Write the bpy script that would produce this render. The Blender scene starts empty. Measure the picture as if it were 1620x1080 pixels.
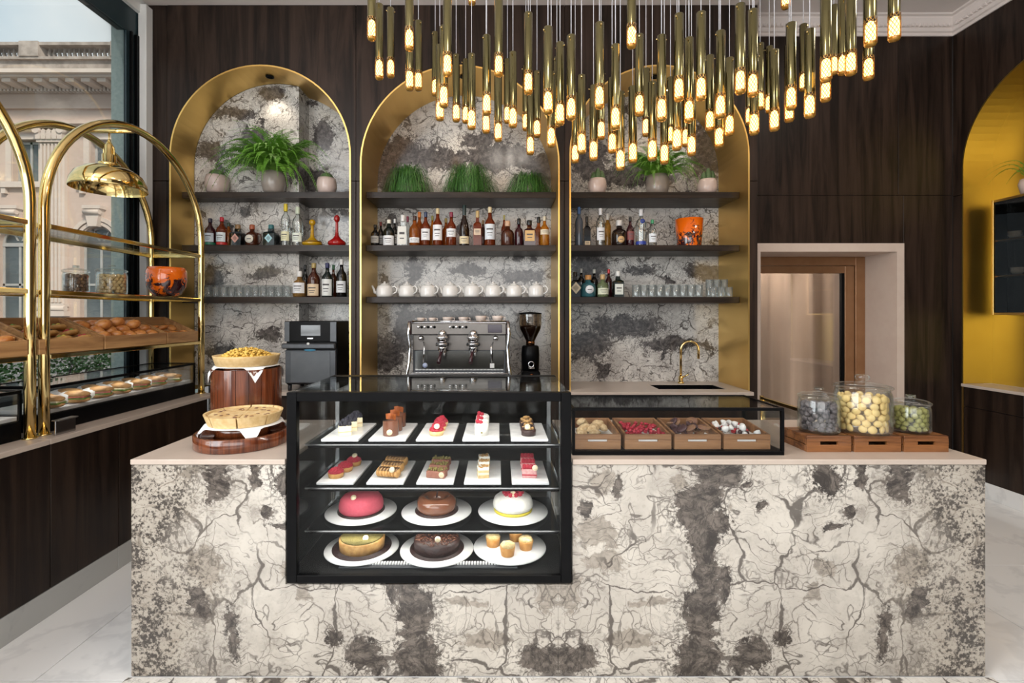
import bpy, math, random
from mathutils import Vector, Matrix
random.seed(7)
PI = math.pi
scene = bpy.context.scene
COL = scene.collection
# ------------------------------------------------------------------ camera
F, CX, CY, H = 750.0, 788.0, 498.0, 1.53          # focal length in px, vanishing point, eye height
cd = bpy.data.cameras.new('camera'); cam = bpy.data.objects.new('camera', cd); COL.objects.link(cam)
cam.location = (0, 0, H); cam.rotation_euler = (PI/2, 0, 0)
cd.sensor_width = 36; cd.sensor_fit = 'HORIZONTAL'; cd.lens = 36*F/1620
cd.shift_x = (810-CX)/1620; cd.shift_y = (CY-540)/1620
cd.clip_start = 0.05; cd.clip_end = 300
scene.camera = cam
# ------------------------------------------------------------------ exposure
vs = scene.view_settings
vs.view_transform = 'Standard'; vs.look = 'None'; vs.exposure = 0.12; vs.gamma = 1.0; vs.use_curve_mapping = False
cy = scene.cycles
cy.max_bounces = 6; cy.transparent_max_bounces = 14; cy.glossy_bounces = 4; cy.diffuse_bounces = 3; cy.transmission_bounces = 4
cy.use_adaptive_sampling = True; cy.adaptive_threshold = 0.03
cy.caustics_reflective = False; cy.caustics_refractive = False; cy.sample_clamp_indirect = 6.0
# ------------------------------------------------------------------ sky
w = bpy.data.worlds.new('sky'); scene.world = w; w.use_nodes = True
nt = w.node_tree; nt.nodes.clear()
wo = nt.nodes.new('ShaderNodeOutputWorld'); bg = nt.nodes.new('ShaderNodeBackground')
tc = nt.nodes.new('ShaderNodeTexCoord'); no = nt.nodes.new('ShaderNodeTexNoise'); rp = nt.nodes.new('ShaderNodeValToRGB')
no.inputs['Scale'].default_value = 5.0; no.inputs['Detail'].default_value = 5.0
rp.color_ramp.elements[0].position = 0.40; rp.color_ramp.elements[0].color = (0.60, 0.70, 0.77, 1)
rp.color_ramp.elements[1].position = 0.66; rp.color_ramp.elements[1].color = (0.84, 0.87, 0.88, 1)
nt.links.new(tc.outputs['Generated'], no.inputs['Vector']); nt.links.new(no.outputs['Fac'], rp.inputs['Fac'])
nt.links.new(rp.outputs['Color'], bg.inputs['Color']); bg.inputs['Strength'].default_value = 1.0
nt.links.new(bg.outputs['Background'], wo.inputs['Surface'])
# ------------------------------------------------------------------ large lights (daylight at the glazing, added fill lights)
def light(name, kind, loc, power, color=(1, 1, 1), size=1.0, size_y=None, rot=(0, 0, 0), **kw):
    ld = bpy.data.lights.new(name, kind); ld.energy = power; ld.color = color
    if kind == 'AREA':
        ld.size = size
        if size_y: ld.shape = 'RECTANGLE'; ld.size_y = size_y
    if kind in ('SPOT', 'POINT'): ld.shadow_soft_size = size
    for k, v in kw.items(): setattr(ld, k, v)
    o = bpy.data.objects.new(name, ld); COL.objects.link(o); o.location = loc; o.rotation_euler = rot
    return o
light('daylight_shopfront', 'AREA', (-0.7, -3.05, 2.3), 105, (1.0, 0.975, 0.95), 4.2, 2.2, (PI/2, 0, 0))
light('daylight_side_window', 'AREA', (-2.80, 0.0, 2.35), 240, (0.95, 0.98, 1.0), 4.3, 2.7, (0, -PI/2, 0))
for i, (x, y) in enumerate(((0.2, 0.9), (2.9, 0.9), (3.0, 2.9))):
    light('ceiling_lamp', 'AREA', (x, y, 4.10), (24, 24, 11)[i], (1.0, 0.9, 0.78), 0.5)  # unseen overhead lights, added to brighten the room
light('corridor_fill', 'AREA', (3.0, 5.2, 2.7), 42, (1.0, 0.86, 0.72), 0.6)  # unseen light, added to brighten the corridor behind the door
su = light('sun_on_street', 'SUN', (-10, 0, 30), 3.4, (1.0, 0.90, 0.80), rot=(math.radians(52), 0, math.radians(40)), angle=0.15)

# ------------------------------------------------------------------ picture -> place
def PX(px, D): return (px-CX)*D/F
def PZ(py, D): return H-(py-CY)*D/F
def on(px, py, z):                      # the point of the horizontal plane z seen at (px, py)
    D = (H-z)*F/(py-CY); return PX(px, D), D

# ------------------------------------------------------------------ mesh collector
class MB:
    def __init__(s): s.v = []; s.f = []; s.sm = []
    def add(s, vs_, fs_, smooth=False):
        o = len(s.v); s.v += [tuple(p) for p in vs_]
        for f in fs_: s.f.append([i+o for i in f]); s.sm.append(smooth)
        return s
    def box(s, x0, x1, y0, y1, z0, z1, b=0.0, M=None):
        c = ((x0+x1)/2, (y0+y1)/2, (z0+z1)/2); h = (abs(x1-x0)/2, abs(y1-y0)/2, abs(z1-z0)/2)
        if b <= 0:
            v = [(c[0]+i*h[0], c[1]+j*h[1], c[2]+k*h[2]) for i in (-1, 1) for j in (-1, 1) for k in (-1, 1)]
            f = [(0, 1, 3, 2), (4, 6, 7, 5), (0, 4, 5, 1), (2, 3, 7, 6), (0, 2, 6, 4), (1, 5, 7, 3)]
        else:
            b = min(b, min(h)*0.95); v = []; ix = {}
            for i in (-1, 1):
                for j in (-1, 1):
                    for k in (-1, 1):
                        for a in range(3):
                            ix[(i, j, k, a)] = len(v)
                            d = [h[0]-b, h[1]-b, h[2]-b]; d[a] = h[a]
                            v.append((c[0]+i*d[0], c[1]+j*d[1], c[2]+k*d[2]))
            f = []
            for i in (-1, 1):
                f.append([ix[(i, j, k, 0)] for j, k in ((-1, -1), (1, -1), (1, 1), (-1, 1))])
                f.append([ix[(j, i, k, 1)] for j, k in ((-1, -1), (1, -1), (1, 1), (-1, 1))])
                f.append([ix[(j, k, i, 2)] for j, k in ((-1, -1), (1, -1), (1, 1), (-1, 1))])
                for j in (-1, 1):
                    f.append([ix[(i, j, -1, 0)], ix[(i, j, 1, 0)], ix[(i, j, 1, 1)], ix[(i, j, -1, 1)]])
                    f.append([ix[(i, -1, j, 0)], ix[(i, 1, j, 0)], ix[(i, 1, j, 2)], ix[(i, -1, j, 2)]])
                    f.append([ix[(-1, i, j, 1)], ix[(1, i, j, 1)], ix[(1, i, j, 2)], ix[(-1, i, j, 2)]])
                    for k in (-1, 1): f.append([ix[(i, j, k, 0)], ix[(i, j, k, 1)], ix[(i, j, k, 2)]])
        if M is not None: v = [tuple(M @ Vector(p)) for p in v]
        return s.add(v, f)
    def lathe(s, prof, n=24, c=(0, 0, 0), cap=True, sx=1, sy=1, M=None, a0=0, a1=2*PI, smooth=True):
        full = abs(a1-a0-2*PI) < 1e-6; m = n if full else n+1; v = []
        for r, z in prof:
            for i in range(m):
                a = a0+(a1-a0)*i/n; v.append((c[0]+r*math.cos(a)*sx, c[1]+r*math.sin(a)*sy, c[2]+z))
        f = []
        for j in range(len(prof)-1):
            for i in range(n):
                k = (i+1) % m; f.append((j*m+i, j*m+k, (j+1)*m+k, (j+1)*m+i))
        if M is not None: v = [tuple(M @ Vector(p)) for p in v]
        s.add(v, f, smooth)
        if cap and full:
            if prof[0][0] > 1e-5: s.f.append([len(s.v)-len(v)+i for i in range(m)]); s.sm.append(False)
            if prof[-1][0] > 1e-5: s.f.append([len(s.v)-m+i for i in range(m)]); s.sm.append(False)
        return s
    def tube(s, pts, r, n=10, closed=False, cap=True):
        pts = [Vector(p) for p in pts]; m = len(pts); rr = r if isinstance(r, (list, tuple)) else [r]*m
        up = None; v = []
        for i, p in enumerate(pts):
            if closed: t = pts[(i+1) % m]-pts[i-1]
            else: t = pts[min(i+1, m-1)]-pts[max(i-1, 0)]
            t.normalize()
            if up is None:
                up = Vector((0, 0, 1)) if abs(t.z) < 0.9 else Vector((1, 0, 0))
            up = (up-t*up.dot(t)).normalized(); sd = t.cross(up)
            for k in range(n):
                a = 2*PI*k/n; v.append(p+(up*math.cos(a)+sd*math.sin(a))*rr[i])
        f = []
        for i in range(m if closed else m-1):
            j = (i+1) % m
            for k in range(n):
                l = (k+1) % n; f.append((i*n+k, i*n+l, j*n+l, j*n+k))
        o = len(s.v); s.add(v, f, True)
        if cap and not closed:
            s.f.append([o+k for k in range(n)]); s.f.append([o+(m-1)*n+k for k in range(n)]); s.sm += [False, False]
        return s
    def cyl(s, p0, p1, r, n=16): return s.tube([p0, p1], r, n)
    def ell(s, c, r, nu=12, nv=8, jit=0.0, rnd=random, M=None):
        if not isinstance(r, (tuple, list)): r = (r, r, r)
        v = [(c[0], c[1], c[2]-r[2])]
        for j in range(1, nv):
            t = -PI/2+PI*j/nv
            for i in range(nu):
                a = 2*PI*i/nu; q = 1+rnd.uniform(-jit, jit)
                v.append((c[0]+r[0]*math.cos(t)*math.cos(a)*q, c[1]+r[1]*math.cos(t)*math.sin(a)*q, c[2]+r[2]*math.sin(t)*q))
        v.append((c[0], c[1], c[2]+r[2])); f = []
        for i in range(nu):
            k = (i+1) % nu; f.append((0, 1+k, 1+i)); f.append((len(v)-1, 1+(nv-2)*nu+i, 1+(nv-2)*nu+k))
        for j in range(nv-2):
            for i in range(nu):
                k = (i+1) % nu; f.append((1+j*nu+i, 1+j*nu+k, 1+(j+1)*nu+k, 1+(j+1)*nu+i))
        if M is not None: v = [tuple(M @ Vector(p)) for p in v]
        return s.add(v, f, True)
    def torus(s, c, R, r, n=24, m=8, M=None):
        v = []; f = []
        for i in range(n):
            a = 2*PI*i/n
            for k in range(m):
                b = 2*PI*k/m; q = R+r*math.cos(b); v.append((c[0]+q*math.cos(a), c[1]+q*math.sin(a), c[2]+r*math.sin(b)))
        for i in range(n):
            j = (i+1) % n
            for k in range(m):
                l = (k+1) % m; f.append((i*m+k, j*m+k, j*m+l, i*m+l))
        if M is not None: v = [tuple(M @ Vector(p)) for p in v]
        return s.add(v, f, True)
    def prism(s, poly, y0, y1, axis='y'):
        n = len(poly)
        mk = {'y': lambda a, b, t: (a, t, b), 'x': lambda a, b, t: (t, a, b), 'z': lambda a, b, t: (a, b, t)}[axis]
        v = [mk(a, b, y0) for a, b in poly]+[mk(a, b, y1) for a, b in poly]
        f = [list(range(n)), list(range(2*n-1, n-1, -1))]+[(i, (i+1) % n, n+(i+1) % n, n+i) for i in range(n)]
        return s.add(v, f)
    def mesh(s, name, m, recalc=True):
        me = bpy.data.meshes.new(name); me.from_pydata(s.v, [], s.f)
        me.polygons.foreach_set('use_smooth', s.sm)
        if recalc:
            import bmesh
            bm = bmesh.new(); bm.from_mesh(me); bmesh.ops.recalc_face_normals(bm, faces=bm.faces); bm.to_mesh(me); bm.free()
        me.materials.append(m); me.update()
        return me
    def build(s, name, m, parent=None, loc=None, rot=None, recalc=True):
        o = bpy.data.objects.new(name, s.mesh(name, m, recalc)); COL.objects.link(o)
        if parent is not None: o.parent = parent
        if loc is not None: o.location = loc
        if rot is not None: o.rotation_euler = rot
        return o
def arc(n, f): return [f(i/n) for i in range(n+1)]
def tag(o, label=None, cat=None, group=None, kind=None):
    for k, v in (('label', label), ('category', cat), ('group', group), ('kind', kind)):
        if v: o[k] = v
    return o
def thing(name, label, cat, loc=(0, 0, 0), rz=0.0, group=None):
    o = bpy.data.objects.new(name, None); o.empty_display_size = 0.05; COL.objects.link(o)
    o.location = loc; o.rotation_euler = (0, 0, rz); return tag(o, label, cat, group)
def inst(me, name, parent=None, loc=(0, 0, 0), rot=(0, 0, 0), sc=(1, 1, 1)):
    o = bpy.data.objects.new(name, me); COL.objects.link(o); o.location = loc; o.rotation_euler = rot; o.scale = sc
    if parent is not None: o.parent = parent
    return o
KIDS = {}
def copy_tree(o, parent=None):
    c = o.copy(); COL.objects.link(c); c.parent = parent
    for ch in [q for q in bpy.data.objects if q.parent is o]: copy_tree(ch, c)
    return c
def dup(o, loc, rz=None, label=None, group=None):
    c = copy_tree(o); c.location = loc
    if rz is not None: c.rotation_euler = (0, 0, rz)
    if label: c['label'] = label
    if group: c['group'] = group
    return c
ONES = 'zeroth first second third fourth fifth sixth seventh eighth ninth tenth eleventh twelfth thirteenth fourteenth fifteenth sixteenth seventeenth eighteenth nineteenth'.split()
TENS = {2: ('twentieth', 'twenty'), 3: ('thirtieth', 'thirty'), 4: ('fortieth', 'forty'), 5: ('fiftieth', 'fifty'), 6: ('sixtieth', 'sixty'), 7: ('seventieth', 'seventy'), 8: ('eightieth', 'eighty'), 9: ('ninetieth', 'ninety')}
def ordw(n):
    if n < 20: return ONES[n]
    t, u = divmod(n, 10); return TENS[t][0] if u == 0 else TENS[t][1]+'-'+ONES[u]

# ------------------------------------------------------------------ materials
class NT:
    def __init__(s, name):
        s.m = bpy.data.materials.new(name); s.m.use_nodes = True; s.t = s.m.node_tree; s.t.nodes.clear()
        s.out = s.n('ShaderNodeOutputMaterial')
    def n(s, k, **kw):
        q = s.t.nodes.new(k)
        for a, b in kw.items(): setattr(q, a, b)
        return q
    def put(s, sock, v):
        if isinstance(v, bpy.types.NodeSocket): s.t.links.new(v, sock)
        elif v is not None:
            if hasattr(sock.default_value, '__len__') and not hasattr(v, '__len__'): v = [v]*len(sock.default_value)
            if hasattr(v, '__len__') and len(sock.default_value) == 4 and len(v) == 3: v = (*v, 1)
            sock.default_value = v
    def ma(s, op, a, b=None, c=None):
        q = s.n('ShaderNodeMath', operation=op)
        for i, v in enumerate((a, b, c)):
            if v is not None: s.put(q.inputs[i], v)
        return q.outputs[0]
    def vm(s, op, a, b=None):
        q = s.n('ShaderNodeVectorMath', operation=op); s.put(q.inputs[0], a)
        if op == 'SCALE': s.put(q.inputs['Scale'], b)
        elif b is not None: s.put(q.inputs[1], b)
        return q.outputs['Value'] if op in ('LENGTH', 'DISTANCE') else q.outputs[0]
    def noise(s, vec, scale, det=3, rough=0.5, dist=0.0, col=False):
        q = s.n('ShaderNodeTexNoise'); s.put(q.inputs['Vector'], vec); q.inputs['Scale'].default_value = scale
        q.inputs['Detail'].default_value = det; q.inputs['Roughness'].default_value = rough; q.inputs['Distortion'].default_value = dist
        return q.outputs['Color' if col else 'Fac']
    def vor(s, vec, scale, feat='DISTANCE_TO_EDGE'):
        q = s.n('ShaderNodeTexVoronoi', feature=feat); s.put(q.inputs['Vector'], vec); q.inputs['Scale'].default_value = scale
        return q.outputs['Distance']
    def mr(s, v, a, b, c=0.0, d=1.0, smooth=True):
        q = s.n('ShaderNodeMapRange', interpolation_type='SMOOTHSTEP' if smooth else 'LINEAR')
        s.put(q.inputs[0], v)
        for i, k in enumerate((a, b, c, d)): q.inputs[1+i].default_value = k
        return q.outputs[0]
    def mix(s, f, a, b, mode='MIX'):
        q = s.n('ShaderNodeMix', data_type='RGBA', blend_type=mode); s.put(q.inputs[0], f); s.put(q.inputs[6], a); s.put(q.inputs[7], b)
        return q.outputs[2]
    def coord(s, k='Object'):
        if k == 'World': return s.n('ShaderNodeNewGeometry').outputs['Position']
        return s.n('ShaderNodeTexCoord').outputs[k]
    def bump(s, h, st=0.2, d=0.01):
        q = s.n('ShaderNodeBump'); q.inputs['Strength'].default_value = st; q.inputs['Distance'].default_value = d; s.put(q.inputs['Height'], h)
        return q.outputs[0]
    def pr(s, col, rough=0.5, metal=0.0, normal=None, coat=0.0, spec=None, sheen=0.0, sss=0.0, emit=None, es=0.0):
        q = s.n('ShaderNodeBsdfPrincipled'); s.put(q.inputs['Base Color'], col); s.put(q.inputs['Roughness'], rough); s.put(q.inputs['Metallic'], metal)
        if normal is not None: s.put(q.inputs['Normal'], normal)
        q.inputs['Coat Weight'].default_value = coat; q.inputs['Coat Roughness'].default_value = 0.06
        if spec is not None: q.inputs['Specular IOR Level'].default_value = spec
        if emit is not None: s.put(q.inputs['Emission Color'], emit); q.inputs['Emission Strength'].default_value = es
        return q.outputs[0]
    def done(s, sh): s.put(s.out.inputs['Surface'], sh); return s.m
def pm(name, c1, c2=None, sc=30.0, rough=0.5, metal=0.0, bump=0.0, stretch=(1, 1, 1), coat=0.0, det=4, spec=None, world=False):
    c2 = c2 or tuple(x*0.82 for x in c1); t = NT(name)
    v = t.vm('MULTIPLY', t.coord('World' if world else 'Object'), stretch); n = t.noise(v, sc, det, 0.6)
    col = t.mix(t.mr(n, 0.3, 0.7), c1, c2)
    return t.done(t.pr(col, rough, metal, t.bump(n, bump, 0.004) if bump else None, coat, spec))
def wood(name, dark, lite, axis='z', sc=1.0, rough=0.38, coat=0.0, world=True, fig=1.0, spec=0.5):
    t = NT(name); p = t.coord('World' if world else 'Object')
    st = {'z': (9, 9, 0.55), 'x': (0.7, 12, 12), 'y': (12, 0.7, 12)}[axis]
    v = t.vm('MULTIPLY', p, tuple(a*sc for a in st))
    n0 = t.noise(t.vm('MULTIPLY', p, tuple(a*sc*0.35 for a in st)), 1.0, 2, 0.5)
    n1 = t.noise(t.vm('ADD', v, t.vm('SCALE', t.noise(v, 0.6, 2, col=True), 1.6*fig)), 1.3, 6, 0.65, 0.6)
    n2 = t.noise(t.vm('MULTIPLY', v, (5, 5, 2)), 3.0, 3, 0.6)
    f = t.ma('ADD', t.ma('MULTIPLY', t.mr(n1, 0.32, 0.68), 0.6), t.ma('ADD', t.ma('MULTIPLY', n0, 0.3), t.ma('MULTIPLY', n2, 0.22)))
    col = t.mix(t.mr(f, 0.25, 0.95, smooth=False), dark, lite)
    return t.done(t.pr(col, t.mr(n2, 0.2, 0.8, rough-0.06, rough+0.08), 0, t.bump(n2, 0.08, 0.002), coat, spec))
def pane(name, tint=(1, 1, 1), refl=0.06, edge=0.6, rough=0.0, haze=0.0):
    t = NT(name); lw = t.n('ShaderNodeLayerWeight'); lw.inputs[0].default_value = 0.18
    f = t.mr(lw.outputs['Fresnel'], 0.0, 1.0, refl, edge, smooth=False)
    a = t.n('ShaderNodeBsdfTransparent'); t.put(a.inputs[0], tint); b = t.n('ShaderNodeBsdfGlossy'); b.inputs['Roughness'].default_value = rough
    b.inputs[0].default_value = (0.95, 0.97, 0.97, 1)
    q = t.n('ShaderNodeMixShader'); t.put(q.inputs[0], f); t.put(q.inputs[1], a.outputs[0]); t.put(q.inputs[2], b.outputs[0])
    if haze:
        h = t.n('ShaderNodeBsdfDiffuse'); h.inputs[0].default_value = (0.9, 0.93, 0.93, 1); k = t.n('ShaderNodeMixShader'); k.inputs[0].default_value = haze
        t.put(k.inputs[1], q.outputs[0]); t.put(k.inputs[2], h.outputs[0]); q = k
    return t.done(q.outputs[0])
def liquid(name, col, body=0.55):
    t = NT(name); a = t.n('ShaderNodeBsdfTransparent'); t.put(a.inputs[0], tuple(min(1, c*1.6+0.02) for c in col))
    n = t.noise(t.coord(), 20, 2); b = t.pr(t.mix(n, col, tuple(c*0.8 for c in col)), 0.06, 0, coat=0.4)
    q = t.n('ShaderNodeMixShader'); q.inputs[0].default_value = body; t.put(q.inputs[1], a.outputs[0]); t.put(q.inputs[2], b)
    return t.done(q.outputs[0])
def emis(name, col, st):
    t = NT(name); e = t.n('ShaderNodeEmission'); t.put(e.inputs[0], col); e.inputs[1].default_value = st
    return t.done(e.outputs[0])
def brass(name, c1, c2, rough=0.22, stretch=(2, 2, 60), var=0.12):
    t = NT(name); v = t.vm('MULTIPLY', t.coord('World'), stretch); n = t.noise(v, 3.0, 3)
    big = t.noise(t.coord('World'), 1.7, 2)
    col = t.mix(t.mr(big, 0.35, 0.65), c1, c2)
    return t.done(t.pr(col, t.mr(n, 0.2, 0.8, rough*(1-var), rough*(1+var)), 1.0))
def stone(name, mirror=None, ell=(), ell2=(), speck=None, thr=0.62, thr2=0.60, cream=(0.62, 0.575, 0.51), grey=(0.47, 0.43, 0.38), dark=(0.045, 0.038, 0.034), mid=(0.175, 0.148, 0.127), tan=(0.33, 0.285, 0.235), off=(0, 0, 0), rough=0.16, lines=1.0, zoom=1.0):
    t = NT(name); p = t.coord('World'); sp = t.n('ShaderNodeSeparateXYZ'); t.put(sp.inputs[0], p)
    x = sp.outputs[0]
    if mirror is not None: x = t.ma('ABSOLUTE', t.ma('SUBTRACT', x, mirror))
    cb = t.n('ShaderNodeCombineXYZ'); t.put(cb.inputs[0], x); t.put(cb.inputs[1], sp.outputs[1]); t.put(cb.inputs[2], sp.outputs[2])
    q = cb.outputs[0]; v = t.vm('ADD', t.vm('SCALE', q, zoom), off)
    nd = lambda sc, det, ro, amp: t.vm('SCALE', t.vm('SUBTRACT', t.noise(v, sc, det, ro, col=True), (0.5, 0.5, 0.5)), amp)
    d1 = nd(3.6, 3, 0.55, 0.30); d2 = nd(20.0, 3, 0.65, 0.07)
    w2 = t.vm('MULTIPLY', t.vm('ADD', q, t.vm('ADD', t.vm('SCALE', d1, 0.5), d2)), (1, 0, 1))
    rag = t.ma('MULTIPLY', t.ma('SUBTRACT', t.noise(v, 9.0, 6, 0.78, 0.8), 0.5), 2.6)
    def field(es):
        m = None
        for (ex, ez, rx, rz) in es:
            l = t.ma('SUBTRACT', 1.0, t.vm('LENGTH', t.vm('MULTIPLY', t.vm('SUBTRACT', w2, (ex, 0, ez)), (1/rx, 0, 1/rz))))
            m = l if m is None else t.ma('MAXIMUM', m, l)
        return m
    gp = t.ma('ADD', t.noise(t.vm('ADD', v, t.vm('SCALE', d1, 0.7)), 2.4, 4, 0.66), t.ma('MULTIPLY', rag, 0.045))
    pat = t.mr(gp, thr, thr+0.03); halo = t.mr(gp, thr-0.13, thr+0.02)
    if ell:
        m = field(ell); pat = t.ma('MAXIMUM', pat, t.mr(t.ma('ADD', m, rag), -0.04, 0.16)); halo = t.ma('MAXIMUM', halo, t.mr(m, -0.9, 0.1))
    gq = t.noise(t.vm('ADD', t.vm('ADD', v, (7.3, 2.1, 4.4)), t.vm('SCALE', d1, 0.9)), 2.9, 4, 0.68)
    tp = t.mr(gq, thr2, thr2+0.05)
    if ell2: tp = t.ma('MAXIMUM', tp, t.mr(t.ma('ADD', field(ell2), rag), 0.0, 0.25))
    base = t.mix(t.mr(t.noise(v, 2.3, 3, 0.65), 0.38, 0.66), cream, grey)
    base = t.mix(t.mr(t.noise(v, 8, 4, 0.75), 0.47, 0.72, 0, 0.6), base, tuple(c*0.78 for c in grey))
    base = t.mix(t.mr(t.noise(v, 45, 2, 0.7), 0.55, 0.75, 0, 0.35), base, (0.30, 0.25, 0.20))
    base = t.mix(t.ma('MULTIPLY', tp, 0.8), base, t.mix(t.mr(t.noise(v, 26, 3, 0.7), 0.4, 0.65), tan, tuple(c*0.62 for c in tan)))
    wc = t.vm('ADD', v, t.vm('ADD', t.vm('SCALE', d1, 0.9), t.vm('SCALE', d2, 0.45)))
    wid = t.mr(t.noise(v, 5.5, 3), 0.38, 0.70, 0.006, 0.050)
    c1 = t.ma('MULTIPLY', t.ma('SUBTRACT', 1.0, t.mr(t.ma('DIVIDE', t.vor(wc, 3.4), wid), 0.35, 1.0)), t.mr(t.noise(v, 2.7, 3), 0.34, 0.46))
    def contour(st, sc, w, amp, k, lo, hi):
        n = t.noise(t.vm('ADD', t.vm('MULTIPLY', t.vm('ADD', v, t.vm('SCALE', d1, k)), st), t.vm('SCALE', d2, 0.7)), sc, 2, 0.45)
        a = t.ma('ABSOLUTE', t.ma('SUBTRACT', t.ma('FRACT', t.ma('MULTIPLY', n, 7.0)), 0.5))
        return t.ma('MULTIPLY', t.mr(a, 0.0, w, amp*lines, 0), t.mr(t.noise(v, 4.3+sc, 3), lo, hi))
    c2 = contour((1.0, 1.0, 3.4), 2.3, 0.06, 0.95, 0.9, 0.38, 0.54)
    c3 = contour((3.0, 1.0, 1.2), 2.0, 0.055, 0.8, 0.9, 0.44, 0.58)
    c5 = contour((2.2, 1.0, 6.5), 2.6, 0.07, 0.6, 1.4, 0.40, 0.56)
    c4 = t.ma('MULTIPLY', t.mr(t.vor(wc, 12.0), 0.0, 0.045, 0.8, 0), t.ma('MAXIMUM', halo, t.mr(t.noise(v, 5.1, 3), 0.47, 0.58)))
    cr = t.ma('MAXIMUM', t.ma('MAXIMUM', c1, c4), t.ma('MAXIMUM', c5, t.ma('MAXIMUM', c2, c3)))
    col = t.mix(t.ma('MULTIPLY', cr, 0.86), base, (0.065, 0.053, 0.046))
    sn = t.noise(v, 70, 3, 0.75)
    spk = t.ma('MULTIPLY', t.mr(sn, 0.50, 0.60), t.ma('MULTIPLY', halo, 0.75))
    if speck is not None:
        g = t.mr(t.ma('ADD', x, t.ma('MULTIPLY', t.ma('SUBTRACT', t.noise(v, 4, 4), 0.5), 0.95)), speck[0], speck[1])
        sb = t.ma('ADD', sn, t.ma('MULTIPLY', t.ma('SUBTRACT', t.noise(v, 9, 5, 0.6), 0.5), 0.75))
        col = t.mix(t.ma('MULTIPLY', g, 0.6), col, (0.36, 0.31, 0.25))
        spk = t.ma('MAXIMUM', spk, t.ma('MULTIPLY', t.mr(sb, 0.44, 0.60), t.ma('MULTIPLY', g, 0.95)))
    col = t.mix(spk, col, (0.055, 0.047, 0.042))
    pc = t.mix(t.mr(t.noise(wc, 19, 4, 0.75), 0.36, 0.66), dark, mid)
    pc = t.mix(t.ma('MULTIPLY', t.mr(t.vor(wc, 26.0), 0.0, 0.06, 1, 0), 0.55), pc, (0.03, 0.026, 0.024))
    col = t.mix(pat, col, pc)
    return t.done(t.pr(col, rough, 0))
def q_x(t, q):
    sp = t.n('ShaderNodeSeparateXYZ'); t.put(sp.inputs[0], q); return sp.outputs[0]
# ------------------------------------------------------------------ shared materials
def fe(px, py, rx, ry): return ((px-883)/374, H-(py-CY)/374, rx/374, ry/374)
E = [fe(1140, 748, 40, 34), fe(1120, 785, 26, 46), fe(1098, 810, 30, 34), fe(1112, 845, 30, 34), fe(1115, 900, 22, 60), fe(1108, 970, 28, 50),
     fe(1100, 1045, 46, 46), fe(1143, 832, 19, 22), fe(1141, 922, 16, 30), fe(1309, 757, 30, 24), fe(1421, 752, 19, 36), fe(1430, 785, 10, 16),
     fe(1462, 950, 12, 24), fe(1452, 965, 10, 14), fe(1404, 980, 13, 26), fe(1396, 1018, 14, 28), fe(1193, 1030, 27, 32), fe(1180, 1052, 20, 24),
     fe(1240, 1003, 16, 10), fe(905, 1045, 40, 24), fe(976, 762, 8, 18), fe(1328, 828, 17, 6), fe(1345, 800, 10, 13), fe(1200, 803, 7, 10), fe(1366, 748, 10, 24), fe(925, 795, 8, 16)]
E2 = [fe(948, 755, 24, 24), fe(938, 845, 40, 36), fe(955, 890, 40, 22), fe(1300, 888, 22, 18), fe(1285, 930, 12, 30), fe(1080, 760, 12, 26), fe(1000, 1010, 40, 14), fe(1030, 960, 50, 8), fe(1440, 900, 26, 34), fe(900, 940, 20, 40)]
M_ISLAND = stone('bookmatched_stone', mirror=0.254, ell=E, ell2=E2, speck=(1.26, 1.74), thr=0.72, thr2=0.66)
def ne(px, py, rx, ry, D=4.35): k = D/F; return ((px-CX)*k, H-(py-CY)*k, rx*k, ry*k)
EN = [ne(700, 252, 70, 18), ne(790, 250, 70, 24), ne(640, 240, 44, 26), ne(860, 265, 26, 30), ne(620, 275, 30, 34), ne(760, 222, 30, 14), ne(1000, 278, 90, 18),
      ne(930, 250, 34, 30), ne(1120, 235, 34, 50), ne(740, 428, 28, 9), ne(655, 430, 16, 20), ne(830, 435, 40, 12), ne(930, 420, 30, 24), ne(1015, 425, 28, 8), ne(1120, 430, 36, 14),
      ne(640, 520, 20, 40), ne(615, 560, 24, 34), ne(985, 515, 60, 18), ne(930, 545, 34, 26), ne(500, 285, 28, 20), ne(512, 215, 16, 26), ne(700, 500, 90, 10), ne(1060, 545, 50, 12),
      ne(330, 240, 30, 18, 4.13), ne(405, 222, 26, 24, 4.13), ne(388, 334, 12, 10, 4.13), ne(320, 338, 9, 8, 4.13), ne(335, 440, 22, 20, 4.13), ne(420, 432, 30, 9, 4.13), ne(370, 180, 36, 10, 4.13), ne(430, 150, 22, 14, 4.13), ne(350, 560, 30, 14, 4.13), ne(425, 530, 20, 10, 4.13)]
M_NICHE = stone('niche_stone', ell=EN, thr=0.615, thr2=0.615, cream=(0.72, 0.685, 0.635), grey=(0.50, 0.465, 0.43), dark=(0.04, 0.035, 0.034), mid=(0.16, 0.142, 0.134), tan=(0.24, 0.215, 0.195), off=(3.1, 0, 1.7), lines=1.3, zoom=1.45)
M_INLAY = stone('floor_inlay_stone', mirror=0.254, thr=0.64, cream=(0.80, 0.77, 0.72), grey=(0.66, 0.62, 0.56), off=(0.3, 0, 0))  # same stone as the counter, light from above put into paler colours
M_WAL = wood('walnut_panel', (0.0085, 0.0052, 0.0038), (0.045, 0.027, 0.019), 'z', 1.0, 0.40, spec=0.22)
M_WALX = wood('walnut_shelf', (0.011, 0.007, 0.005), (0.040, 0.026, 0.019), 'x', 1.0, 0.36, spec=0.25)
M_WALD = wood('walnut_cabinet', (0.010, 0.0055, 0.0038), (0.038, 0.022, 0.014), 'z', 1.0, 0.33, spec=0.3)
M_ACA = wood('acacia_wood', (0.075, 0.024, 0.009), (0.36, 0.145, 0.048), 'x', 1.6, 0.35, coat=0.2, world=False)
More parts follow.
